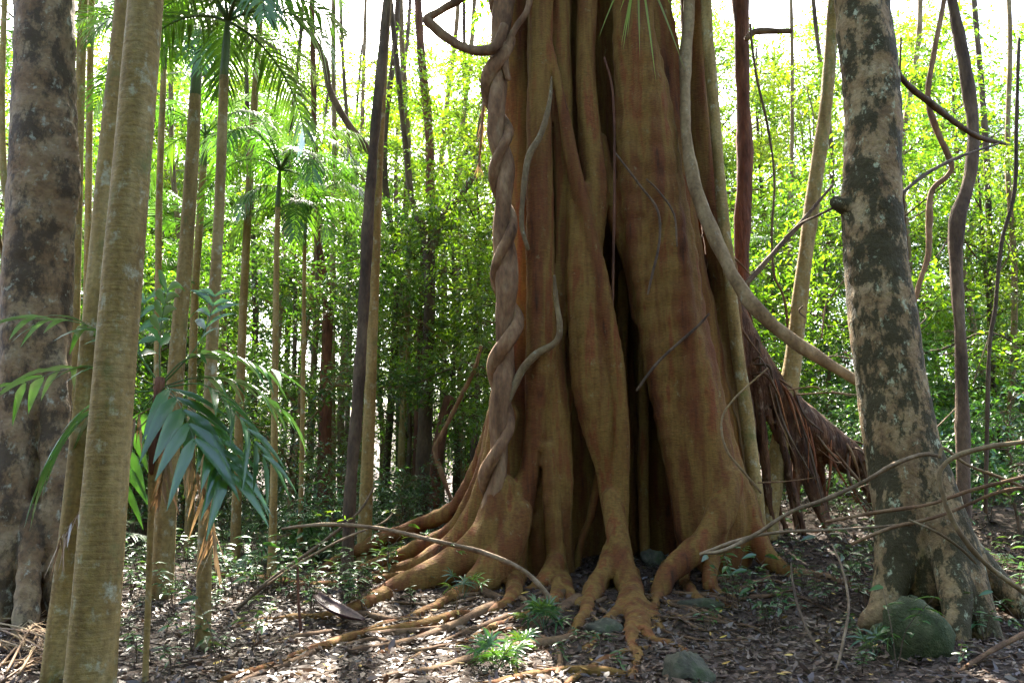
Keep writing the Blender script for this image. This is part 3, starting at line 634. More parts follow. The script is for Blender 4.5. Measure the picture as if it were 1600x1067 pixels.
forest(11, 15, 20, [0, 3, 3, 0, 1], 2.4)
forest(22, 19, 28, [0, 1, 1, 0, 3, 4, 5], 2.4)
forest(18, 27, 44, [1, 1, 2, 0, 5, 2], 2.6)
forest(5, 44, 80, [1, 2, 5], 3.6)
forest(9, 28, 44, [2, 5, 2, 1], 1.8, 4000, (1.25, 1.6), (-.6, .05))
forest(7, 26, 44, [2, 5, 1], 1.8, 4000, (1.15, 1.5), (.12, .65))
for k, (a, y, kk, s_) in enumerate([(-.345, 44, 2, 1.6), (-.27, 41, 2, 1.5), (-.19, 40, 2, 1.5), (-.11, 43, 2, 1.6), (-.06, 38, 1, 1.7), (-.135, 22, 0, 1.05), (-.05, 19, 0, 1.05), (-.20, 26, 5, 1.05), (-.12, 25, 1, 1.15), (-.07, 23, 0, 1.3), (-.40, 42, 2, 1.6), (-.46, 36, 1, 1.6), (-.52, 40, 2, 1.5), (.23, 40, 2, 1.6), (.28, 34, 1, 1.6), (.34, 42, 5, 1.7), (.47, 40, 2, 1.6), (.55, 36, 1, 1.6), (-.16, 33, 1, 1.4), (-.24, 34, 2, 1.2)]):
    nm, lb, gr = spec[kk]; put(nm, TREES[kk], gp(a * y, y, -.02), lb + ' ' + zone(a * y, y), 'tree', gr, None, s_)
# unseen trees added behind and beside the viewer to block low frontal skylight
for k in range(26):
    a = R(100 + 340 * 0 + (k * 160 / 25)) + R(90) * 0; d = RNG.uniform(9, 22); th = R(195 + 150 * (k + RNG.random() * .8) / 26)
    x, y = math.cos(th) * d, math.sin(th) * d - 1
    kk = (2, 5, 1, 4)[k % 4]; nm, lb, gr = spec[kk]; put(nm, TREES[kk], gp(x, y, -.02), 'unseen leafy forest tree added behind the viewer to block frontal light', 'tree', 'unseen trees added behind the viewer', None, RNG.uniform(1., 1.3))
for k in range(30):  # unseen low-crowned trees, added to darken the fill on the fig's front
    th = R(190 + 160 * (k + RNG.random() * .8) / 30); d = RNG.uniform(6.5, 13); x, y = math.cos(th) * d * 1.1, math.sin(th) * d - 1.5
    put('leafy_tree', TREES[(0, 3, 4)[k % 3]], gp(x, y, -.02), 'unseen bushy low-crowned tree added behind the viewer to lessen frontal light', 'tree', 'unseen low trees added behind the viewer', None, RNG.uniform(.9, 1.2))
#--HERO
# ------------------------------------------------------------------ trunks traced from the photograph
def up_to(p, r, z, taper=.75):
    """carry a traced trunk on above the frame (trace runs from the top down)"""
    d = p[0] - p[1]; d = d / np.linalg.norm(d); d = nrm(d + np.array([0, 0, 1.0])); k = (z - p[0][2]) / d[2]
    return np.vstack([[p[0] + d * k], [p[0] + d * k * .5], p]), np.concatenate([[r[0] * taper], [r[0] * .9], r])
def stem(name, label, cat, pl, Y, bark, group=None, crown=None, ztop=None, sides=14, wob=.05, flare=1.35, part='trunk', seed=0, cs=1.0):
    p, r = tr(pl, Y); g = float(gh(p[-1][0], p[-1][1]))
    if p[-1][2] > g + .02:
        b = p[-1] + (p[-1] - p[-2]) / max(1e-3, abs(p[-1][2] - p[-2][2])) * (p[-1][2] - g) * .6; b[2] = float(gh(b[0], b[1])) - .12
        p = np.vstack([p, [b]]); r = np.append(r, r[-1] * flare)
    else: p[-1][2] = min(p[-1][2], g - .1)
    if ztop: p, r = up_to(p, r, ztop)
    base = np.array([p[-1][0], p[-1][1], float(gh(p[-1][0], p[-1][1]))]); t = thing(name, label, cat, base, group)
    v, f = tube(p[::-1], r[::-1], sides, 6, wob, seed); mk(part, v, f, bark, t, base)
    top = p[0]
    if crown is not None:
        for me in crown:
            o = ob({'trunk': 'limbs'}.get(me.name.split('.')[0], me.name.split('.')[0]), me, t); o.location = [float(c) for c in top - base - np.array([0, 0, .3])]; o.rotation_euler = (0, 0, seed * 1.7); o.scale = (cs, cs, cs)
    return t, top, base
def palm_top(seed, n, L, **kw):
    fr = palm_crown_fronds(n, L, seed, **kw); return fr
def palm_stem(label, pl, Y, seed, fr=None, ztop=None, bark='palm_bark', r_sh=None, sides=14):
    t, top, base = stem('palm_tree', label, 'palm', pl, Y, bark, None, None, ztop, sides, .012, 1.3, 'stem', seed)
    p, r = tr(pl, Y); r1 = r[0] * .9
    v, f = tube([top - [0, 0, .05], top + [0, 0, .4], top + [0, 0, .75]], [r1 * 1.1, r1 * .95, r1 * .4], 10, 3, .03, seed); mk('crownshaft', v, f, 'shaft', t, base)
    for (rv, lf) in (fr or palm_crown_fronds(10, 2.3, seed + 60)):
        o = mk('frond', lf[0] + top + [0, 0, .65], lf[1], 'leaf_palm', t, base); mk('stalk', rv[0] + top + [0, 0, .65], rv[1], 'leaf_palm', o, base)
    return t
palm_stem('thick smooth tan palm trunk leaning over the small broad-leaved palm', [(228, 0, 26), (211, 200, 27), (194, 400, 29), (176, 620, 31), (160, 820, 34), (141, 1067, 38), (132, 1180, 42)], 5.0, 1, None, 11, sides=24)
palm_stem('smooth palm trunk leaning close behind the thick tan palm', [(196, 0, 15), (176, 200, 17), (158, 400, 18), (140, 600, 20), (118, 820, 22), (88, 1060, 24)], 6.9, 2, None, 12, sides=20)
palm_stem('tan palm trunk with a swollen sunlit base behind the small broad-leaved palm', [(305, 150, 9), (300, 250, 10), (290, 400, 11), (278, 540, 12), (262, 760, 15), (252, 930, 18)], 11.0, 3, palm_crown_fronds(11, 2.1, 71, 35, hang=.55), None)
palm_stem('slender palm with drooping fronds whose stem stands right of the small broad-leaved palm', [(350, 120, 7), (347, 210, 7.5), (341, 360, 8), (333, 500, 9), (322, 780, 10), (317, 1015, 13)], 8.0, 4, palm_crown_fronds(12, 1.75, 72, 38, ll=.46, lw=.034, hang=.6), None)
palm_stem('thin young palm with a feathery crown lit from behind, left of the twin trunks', [(434, 325, 4), (432, 420, 4.5), (430, 560, 5), (427, 800, 6)], 12.5, 5, palm_crown_fronds(12, 2.0, 73, 42, ll=.46, lw=.032, hang=.6), None)
palm_stem('very thin palm with a dark arching crown beside the vine-wrapped trunk', [(476, 385, 3), (475, 450, 3), (474, 560, 3.5), (470, 790, 4)], 14.0, 6, palm_crown_fronds(11, 1.8, 74, 40, ll=.44, lw=.034, hang=.6), None)
palm_stem('pale straight palm stem touching the dark vine-wrapped trunk', [(606, 0, 6), (594, 200, 7), (586, 400, 8), (579, 600, 9), (571, 800, 11)], 13.2, 7, None, 13)
palm_stem('grey upright palm stem in the sunlight just behind the massive grey-brown trunk', [(130, 0, 7), (124, 200, 7), (119, 400, 7.5), (112, 700, 8), (108, 900, 9)], 13.5, 8, None, 12)
palm_stem('yellowish thin palm stem behind the leaning palm trunks', [(143, 0, 5), (139, 250, 5), (135, 540, 6), (128, 900, 7)], 14.5, 9, None, 13)
palm_stem('greyish palm stem between the slender palm and the thin young palm', [(404, 60, 5), (392, 250, 5.5), (384, 400, 6), (377, 560, 6.5), (368, 840, 8)], 14.0, 10, None, 11)
palm_stem('brown palm stem seen between the swollen palm and the slender palm', [(318, 260, 5), (312, 350, 5.5), (303, 500, 6), (296, 820, 7)], 15.0, 11, palm_crown_fronds(10, 2.0, 75, 30, hang=.5), None)
palm_stem('thin brown palm stem rising just right of the thick tan palm', [(256, 110, 4.5), (249, 300, 5), (247, 460, 5), (243, 840, 6)], 13.0, 12, palm_crown_fronds(9, 1.7, 76), None)
palm_stem('thin pale palm curving beside the massive grey-brown trunk', [(7, 0, 4), (3, 150, 4.5), (6, 270, 5), (18, 380, 5), (24, 600, 6), (26, 860, 7)], 13.0, 13, None, 10)

stem('vine_wrapped_tree', 'slim dark brown trunk wrapped in a creeper, beside a pale palm stem', 'tree', [(605, 0, 7), (592, 140, 7.5), (581, 260, 8), (572, 400, 9), (566, 520, 9), (556, 660, 9), (548, 760, 10), (543, 860, 10), (541, 918, 11)], 11.8, 'dark_bark', None, CANOPY[0], 11, 12, .12, 1.2, seed=1)
stem('red_barked_tree', 'straight dark red-brown trunk with flaky bark right of the fig', 'tree', [(1157, 0, 12), (1160, 120, 11), (1164, 240, 12), (1160, 360, 12), (1161, 470, 12), (1166, 640, 13), (1170, 780, 15)], 13.4, 'red_bark', None, CANOPY[1], 13, 14, .14, 1.4, seed=2)
stem('slim_tree', 'slim curved brown tree between the fig and the mossy trunk', 'tree', [(1303, 0, 9), (1292, 150, 10), (1272, 300, 11), (1253, 440, 12), (1240, 560, 13), (1222, 670, 14), (1205, 770, 16), (1200, 815, 18)], 12.6, 'palm_bark', None, CANOPY[0], 12, 16, .08, 1.3, seed=3)
stem('crooked_tree', 'crooked thin dark tree with a kinked stem at the right of the mossy trunk', 'tree', [(1488, 0, 8), (1508, 110, 9), (1521, 200, 9), (1514, 280, 10), (1496, 345, 11), (1495, 440, 9), (1502, 560, 9), (1504, 690, 10), (1506, 800, 11)], 10.8, 'dark_bark', None, CANOPY[1], 10, 12, .14, 1.3, seed=4)
stem('dark_forked_tree', 'dark leaning stem with red-brown bark behind the thin young palm', 'tree', [(494, 330, 5), (500, 400, 6), (512, 470, 8), (510, 560, 9), (506, 760, 11)], 17.0, 'red_bark', None, CANOPY[1], 17, 10, .12, 1.3, seed=5, cs=.7)
stem('dark_forked_tree', 'dark forked tree with bare crooked limbs left of the fig', 'tree', [(640, 285, 5), (652, 335, 6), (668, 385, 8), (672, 440, 8), (668, 560, 10), (660, 780, 13)], 20.0, 'dark_bark', None, CANOPY[0], 19, 10, .15, 1.3, seed=6, cs=.8)
for k, (x0, x1, w, Y, b) in enumerate([(655, 652, 9, 22, 'red_bark'), (640, 636, 6, 24, 'pale_bark'), (610, 604, 6, 23, 'dark_bark'), (690, 690, 5, 26, 'pale_bark'), (524, 520, 5, 21, 'pale_bark'), (460, 455, 4, 20, 'dark_bark'),
                                       (545, 540, 4, 25, 'dark_bark'), (725, 722, 5, 24, 'pale_bark'), (400, 396, 5, 21, 'dark_bark'), (350, 352, 4, 23, 'pale_bark'), (1420, 1424, 6, 19, 'pale_bark'), (1545, 1550, 6, 20, 'dark_bark'),
                                       (1580, 1575, 5, 17, 'pale_bark'), (1290, 1300, 5, 20, 'dark_bark'), (1230, 1225, 4, 22, 'pale_bark'), (740, 742, 4, 28, 'dark_bark'), (625, 622, 4, 30, 'dark_bark'), (575, 570, 4, 28, 'pale_bark'), (215, 212, 5, 20, 'pale_bark'), (270, 268, 5, 22, 'pale_bark')]):
    stem('sapling', 'thin ' + {'red_bark': 'red-brown', 'pale_bark': 'pale', 'dark_bark': 'dark'}[b] + ' bare stem rising ' + zone(P(x1, 740, Y)[0], Y), 'tree', [(x0 + RNG.normal() * 14, 60, w * .7), ((x0 + x1) / 2 + RNG.normal() * 9, 250, w * .8), ((x0 + x1) / 2 + RNG.normal() * 9, 450, w * .9), (x1, 740, w)], Y, b, 'thin bare stems in the forest', None, Y * .8 + 3, 8, .1, 1.3, seed=k)

# massive grey-brown trunk at the left
b0 = gp(*P(40, 960, 9.7)[:2]); T0 = thing('forest_giant_tree', 'massive grey-brown mottled trunk with a flared foot behind the leaning palms', 'tree', b0)
S = Solid((-8.0, 8.3, -.3), (-3.6, 11.4, 9.6), .035)
S.add(*tr([(74, -300, 38), (70, 0, 42), (68, 180, 44), (66, 260, 47), (60, 400, 48), (55, 540, 50), (48, 700, 54), (42, 850, 60), (36, 960, 66)], 9.7), k=.08)
S.add(*tr([(95, 150, 10), (104, 230, 16), (104, 300, 16), (96, 380, 10)], 9.6), k=.12)
S.add(*tr([(30, 380, 14), (26, 520, 22), (20, 680, 26), (14, 850, 28), (4, 980, 30), (-10, 1030, 22)], (9.5, 9.0)), k=.1)
S.add(*tr([(84, 520, 16), (86, 700, 22), (90, 850, 24), (100, 960, 22), (112, 1000, 14)], (9.55, 9.1)), k=.1)
S.add(*tr([(48, 800, 14), (44, 900, 18), (40, 990, 18)], (9.2, 8.8)), k=.06)
S.add(*tr([(40, 760, 24), (-30, 900, 26), (-90, 980, 20)], (9.7, 10)), k=.1)
S.rough(.015, 7); v, f = S.mesh(); mk('trunk', v, f, 'grey_bark', T0, b0)
for me in CANOPY[0]:
    o = ob('limbs' if 'trunk' in me.name else 'crown', me, T0); o.location = [float(c) for c in P(74, -300, 9.7) - b0 + [0, 0, 1]]; o.scale = (1.2,) * 3
# mossy trunk at the right
b7 = gp(*P(1440, 930, 8.9)[:2]); T7 = thing('mossy_tree', 'stout lichen-blotched trunk with dark moss patches and a flared foot over a boulder', 'tree', b7)
S = Solid((2.6, 7.2, -.3), (6.4, 10.2, 9.4), .03)
S.add(*tr([(1332, -300, 36), (1347, 0, 39), (1358, 100, 40), (1365, 200, 40), (1363, 300, 43), (1367, 400, 45), (1380, 500, 49), (1395, 600, 50), (1410, 700, 54), (1430, 800, 58), (1442, 900, 60)], 8.9), k=.08)
S.add(*tr([(1350, 330, 14), (1320, 322, 13), (1306, 316, 10)], 8.85), k=.05)
S.add(*tr([(1420, 740, 34), (1404, 830, 32), (1394, 900, 26), (1378, 950, 18), (1350, 975, 9)], (8.75, 8.5)), k=.1)
S.add(*tr([(1440, 720, 34), (1476, 820, 36), (1505, 910, 34), (1530, 980, 28), (1555, 1030, 18)], (8.8, 8.2)), k=.1)
S.add(*tr([(1462, 800, 26), (1484, 880, 24), (1492, 940, 22), (1496, 1000, 18)], (8.6, 8.05)), k=.08)
S.add(*tr([(1480, 820, 26), (1540, 900, 24), (1600, 950, 18), (1660, 980, 10)], (9.0, 9.0)), k=.1)
S.rough(.012, 9); v, f = S.mesh(); mk('trunk', v, f, 'mossy_bark', T7, b7)
for me in CANOPY[0]:
    o = ob('limbs' if 'trunk' in me.name else 'crown', me, T7); o.location = [float(c) for c in P(1332, -300, 8.9) - b7 + [0, 0, 1]]; o.scale = (1.1,) * 3; o.rotation_euler = (0, 0, 2)
# fig's own crown, high above the frame
for k, (dx, dy) in enumerate(((-1.2, 0), (1.4, .6), (.2, 1.8))):
    for me in CANOPY[0]:
        o = ob('limbs' if 'trunk' in me.name else 'crown', me, fig); o.location = (dx, dy, 12.6 + k * .5); o.rotation_euler = (0, 0, k * 2.2); o.scale = (1.5,) * 3

# ------------------------------------------------------------------ twining liana on the fig's left flank
LPTS = [(800, -380), (786, -60), (784, 60), (776, 130), (777, 200), (786, 260), (787, 330), (789, 420), (791, 500), (786, 570), (783, 640), (778, 720), (760, 840)]
lb = gp(*P(760, 850, 10.9)[:2]); li = thing('twining_liana', 'thick brown two-stranded twisted liana climbing the left flank of the fig', 'vine', lb)
cp = catmull(np.array([P(x, y, 11.15) for x, y in LPTS]), 14); sc_ = mpp(cp[len(cp) // 2])
L_ = np.concatenate([[0], np.cumsum(np.linalg.norm(np.diff(cp, axis=0), axis=1))])
for ph, rs, hr, nm in ((0, 15, 3, 'strand'), (math.pi, 9.5, 15, 'strand')):
    a = L_ * 2 * math.pi / 1.45 + ph; am = hr * sc_ * (1 + .15 * np.sin(L_ * 2.2))
    q = cp + np.column_stack([np.cos(a) * am, -np.sin(a) * am, 0 * a])
    v, f = tube(q, (rs * sc_) * (1 + .12 * np.sin(L_ * 3.1 + ph)), 10, 1, .15, int(ph * 10)); mk(nm, v, f, 'liana', li, lb)
p, r = tr([(788, 40, 8), (775, 72, 8), (755, 80, 8), (730, 77, 7.5), (702, 62, 7), (678, 42, 7), (668, 30, 8), (690, 16, 6), (730, -8, 6), (790, -60, 5)], 10.9)
v, f = tube(p, r, 10, 5, .15, 3); mk('side_branch', v, f, 'liana', li, lb)

# ------------------------------------------------------------------ rocks
def rock(label, px, py, wpx, hpx, mat, seed, dp=1.0, name='rock', yoff=0.0):
    g = G(px, py); g[1] += yoff; g[2] = float(gh(g[0], g[1])); m_ = mpp(g); rg = np.random.default_rng(seed)
    nu, nv = 36, 20; th, phi = np.meshgrid(np.linspace(0, 2 * np.pi, nu, endpoint=False), np.linspace(.02, np.pi - .02, nv))
    d = np.stack([np.cos(th) * np.sin(phi), np.sin(th) * np.sin(phi), np.cos(phi)], -1).reshape(-1, 3)
    k = np.ones(len(d))
    for _ in range(12):                              # facets: clip by random planes
        n_ = nrm(rg.normal(size=3)); c_ = rg.uniform(.55, .9); q = d @ n_; k = np.minimum(k, np.where(q > .05, c_ / np.maximum(q, .05), 9))
    ph = rg.random(6) * 6; k = k * (1 + .07 * np.sin(d[:, 0] * 4 + ph[0]) * np.sin(d[:, 1] * 5 + ph[1]) + .05 * np.sin(d[:, 2] * 7 + d[:, 0] * 5 + ph[2]) + .025 * np.sin(d[:, 0] * 13 + ph[3]) * np.sin(d[:, 2] * 11 + ph[4]))
    V = d * k[:, None] * (1 + .012 * rg.normal(size=(len(d), 1))) * np.array([wpx * m_ / 2, wpx * m_ / 2 * dp, hpx * m_]); V[:, 2] -= .08 * hpx * m_
    i, j = np.meshgrid(np.arange(nv - 1), np.arange(nu), indexing='ij'); j2 = (j + 1) % nu
    F = np.stack([i * nu + j, (i + 1) * nu + j, (i + 1) * nu + j2, i * nu + j2], -1).reshape(-1, 4)
    o = mk(name, V, F, mat); o.location = [float(c) for c in g]; tag(o, label, 'rock'); return o
rock('grey-green faceted rock half buried in leaf litter below the fig roots', 1078, 1062, 86, 56, 'rock', 3)
rock('big green mossy boulder wedged against the foot of the mossy trunk', 1428, 1022, 130, 92, 'moss_rock', 5, .8)
rock('small dark mossy stone in the hollow between two fig roots', 1020, 880, 44, 34, 'rock', 8)
rock('flat mossy stone lying beside the fig root tips', 945, 985, 66, 20, 'rock', 9, .6)
rock('low flat brown-grey stone in the litter right of the fig root tips', 1095, 948, 80, 16, 'rock', 10, .5)
rock('mossy stone at the left of the big boulder', 1385, 1002, 60, 34, 'moss_rock', 12)
#--UNDER
# ------------------------------------------------------------------ undergrowth
def scatter(n, y0, y1, xf, meshset, nm, lb, cat, gr, smin, smax, dmin, sp=True):
    c = 0; mine = []
    for _ in range(n * 20):
        if c >= n: break
        y = math.sqrt(RNG.uniform(y0 * y0, y1 * y1)); x = xf(y)
        if (x - 1.05) ** 2 / 7.5 + (y - 11.8) ** 2 / 3 < 1: continue
        if any((x - a) ** 2 + (y - b) ** 2 < dmin * dmin for a, b in mine): continue
        s_ = RNG.uniform(smin, smax)
        if sp and blocked((x, y), .8, .2, 3): continue
        mine.append((x, y)); put(nm, meshset, gp(x, y), lb + ' ' + zone(x, y), cat, gr, None, s_); c += 1
wide = lambda y: RNG.uniform(-.72, .72) * (y + 1)
left = lambda y: RNG.uniform(-.7, -.12) * y
right = lambda y: RNG.uniform(.36, .75) * y
scatter(34, 13.5, 24, wide, SHRUBS[0], 'shrub', 'low glossy leaved shrub', 'shrub', 'low shrubs behind the fig', .7, 1.2, .7)
scatter(40, 15, 30, wide, SHRUBS[1], 'shrub', 'chest high glossy shrub', 'shrub', 'chest high shrubs behind the fig', .8, 1.3, .9)
scatter(46, 18, 42, wide, SHRUBS[2], 'tall_shrub', 'tall bright leaved shrub', 'shrub', 'tall bright shrubs behind the fig', .9, 1.5, 1.1)
scatter(34, 18, 38, wide, SHRUBS[2], 'understorey_tree', 'many stemmed bright leaved small tree', 'tree', 'bright small trees in the middle forest', 1.6, 2.4, 1.6)
scatter(14, 11.5, 17, right, SHRUBS[1], 'shrub', 'glossy shrub', 'shrub', 'shrubs beyond the mossy trunk', .6, .95, .7)
scatter(18, 13.5, 28, left, LOWP[0], 'young_palm', 'young stemless palm with arching feather fronds', 'palm', 'young palms among the trunks', .8, 1.3, 1.0)
scatter(16, 15, 30, wide, LOWP[1], 'young_palm', 'small stemless palm with short fronds', 'palm', 'small palms in the undergrowth', .8, 1.4, 1.0)
for k, (lb, gr, n, y0, y1, xf) in enumerate([('feathery palm with a slim stem', 'feather palms left of the fig', 10, 17, 32, left), ('tall feathery palm', 'tall feather palms left of the fig', 8, 18, 34, left),
                                             ('short feathery palm', 'short feather palms', 10, 16, 30, wide), ('very tall slim palm', 'very tall palms', 8, 20, 40, wide)]):
    scatter(n, y0, y1, xf, PALMS[k][:4], 'palm_tree', lb, 'palm', gr, .85, 1.15, 1.6)

# small plants on the floor in front
def sprig(seed, n, h, leaf):
    rg = np.random.default_rng(seed); parts = []; O = []; D = []; 
    for b in range(rg.integers(2, 4)):
        az = rg.random() * 6.28; e = np.array([math.cos(az) * .4 * h, math.sin(az) * .4 * h, h * rg.uniform(.7, 1)])
        parts.append(tube([[0, 0, -.03], e * [.3, .3, .55], e], [.005, .004, .002], 5, 3, 0, b))
        for j in range(n):
            t = rg.uniform(.35, 1.02); O.append(e * [t * .9, t * .9, t]); a = j * 2.4 + b; D.append([math.cos(a), math.sin(a), rg.uniform(-.25, .45)])
    O = np.array(O); D = np.array(D); ln = leaf * rg.uniform(.6, 1.25, len(O)); up = np.array([0, 0, 1.0]) + rg.normal(size=O.shape) * .3
    lv = blades(O, D, up, ln, ln * .38, .22, 4, (.3, 1, .6), .2); return mdata('stems', *join(parts), 'dark_bark'), mdata('foliage', *lv, 'leaf_under')
SPR = [sprig(51, 7, .35, .11), sprig(52, 8, .55, .13), sprig(53, 6, .25, .09), sprig(54, 9, .8, .14)]
def seedling(seed, nf, L, nb, bl):
    """fan-leaved palm seedling: list of frond meshes"""
    rg = np.random.default_rng(seed); out = []
    for k in range(nf):
        az = k * 2.4 + rg.random(); el = R(rg.uniform(25, 75)); d = np.array([math.cos(az) * math.cos(el), math.sin(az) * math.cos(el), math.sin(el)])
        l = L * rg.uniform(.7, 1.15); p = np.array([[0, 0, -.03], d * l * .5 + [0, 0, .03], d * l]); st = tube(p, [.004, .003, .002], 5, 3, 0, k)
        s_ = nrm(np.cross(d, [0, 0, 1.0])); dd = []
        for j in range(nb):
            a = (j / (nb - 1) - .5) * R(190); dd.append(d * math.cos(a) + s_ * math.sin(a) + rg.normal(size=3) * .08)
        pos = np.repeat(p[-1:], nb, 0) - d * .03 * np.abs(np.linspace(-1, 1, nb))[:, None]; ln = bl * rg.uniform(.8, 1.1, nb)
        lv = blades(pos, np.array(dd), np.cross(s_, d)[None] + np.zeros((nb, 3)), ln, ln * .13, .35, 3, (.5, 1, .6), .25); out.append((st, lv))
    return out
def seedling_thing(label, px, py, seed, nf, L, nb, bl):
    g = G(px, py); t = thing('palm_seedling', label, 'palm', g)
    for st, lv in seedling(seed, nf, L, nb, bl):
        o = mk('frond', *lv, 'leaf_under', t); mk('stalk', *st, 'leaf_under', o)
seedling_thing('bluish green palm seedling with fan leaves among roots left of the fig root tips', 850, 985, 1, 12, .26, 9, .24)
seedling_thing('fan-leaved palm seedling rooted in sunlit litter near the long pale surface root', 775, 1045, 2, 13, .24, 9, .22)
seedling_thing('slender-leaved palm seedling in front of the fig buttress', 722, 935, 3, 6, .30, 7, .20)
seedling_thing('tiny palm seedling beside the bigger fan-leaved seedling', 815, 1020, 4, 7, .18, 8, .16)
seedling_thing('small palm seedling in shade beside the mossy stone', 1365, 1030, 5, 6, .25, 6, .2)
floorspots = [(430, 890), (470, 870), (400, 860), (350, 880), (445, 940), (380, 925), (330, 960), (280, 960), (250, 1000), (290, 1020), (340, 1030), (400, 1020), (215, 1040), (360, 840), (320, 870), (300, 900), (480, 850), (520, 840), (440, 830), (410, 800),
              (640, 945), (660, 920), (900, 1010), (940, 1030), (970, 1052), (880, 1040), (1180, 840), (1200, 820), (1230, 830), (1160, 850), (1250, 860), (1290, 850), (1320, 870), (1340, 905), (1310, 900), (1350, 960), (1330, 1000), (1300, 950), (1270, 910), (1390, 1045), (1340, 1050), (1540, 1000), (1570, 960),
              (1590, 1010), (1500, 1045), (1220, 880), (1280, 880), (1375, 880), (1330, 830), (1360, 820), (1300, 800), (1240, 800), (230, 960), (200, 1000), (270, 1050), (330, 1058), (1090, 985), (800, 900), (560, 930), (620, 870), (595, 850)]
for k, (px, py) in enumerate(floorspots):
    g = G(px + RNG.normal() * 6, py + RNG.normal() * 4); zone = 'among the palm stems' if px < 560 else ('by the fig roots' if px < 1110 else 'in the shade before the mossy trunk')
    put('ground_plant', SPR[k % 4] if px < 600 or px > 1110 else SPR[2], g, 'small green broad-leaved seedling growing ' + zone, 'plant', 'seedlings ' + zone, None, RNG.uniform(.7, 1.15))
for k in range(70):
    y = RNG.uniform(10.5, 19); x = (RNG.uniform(-.62, -.1) if k % 3 else RNG.uniform(.4, .66)) * y
    put('ground_plant', SPR[k % 4], gp(x, y), 'leafy seedling on the forest floor further back', 'plant', 'seedlings further back', None, RNG.uniform(.8, 1.6))

for k in range(46):
    px = RNG.uniform(1120, 1600); Y = RNG.uniform(8.6, 11.2); q = P(px, 900, Y)
    if (q[0] - 1.05) ** 2 / 6.5 + (q[1] - 11.8) ** 2 / 4 < 1 or (px > 1360 and Y < 9.4 and px < 1560): continue
    put('leafy_seedling', SPR[(1, 3, 3, 0)[k % 4]], gp(q[0], q[1]), 'knee high glossy seedling ' + ('beside the fig knee root' if px < 1220 else 'below the root curtain' if px < 1340 else 'around the mossy trunk foot' if px < 1500 else 'under the looping vine'), 'plant', 'knee high seedlings between fig and mossy trunk', None, RNG.uniform(.8, 1.3))
for k in range(64):
    px = RNG.uniform(190, 640); Y = RNG.uniform(9.5, 14.5); q = P(px, 900, Y)
    put('leafy_seedling', SPR[(1, 3, 1, 0)[k % 4]], gp(q[0], q[1]), 'knee high bluish green seedling ' + ('by the small broad-leaved palm' if px < 330 else 'by the slender palm stem' if px < 420 else 'by the upright sapling stick' if px < 520 else 'by the vine-wrapped trunk') , 'plant', 'knee high seedlings among the palm stems', None, RNG.uniform(.7, 1.2))
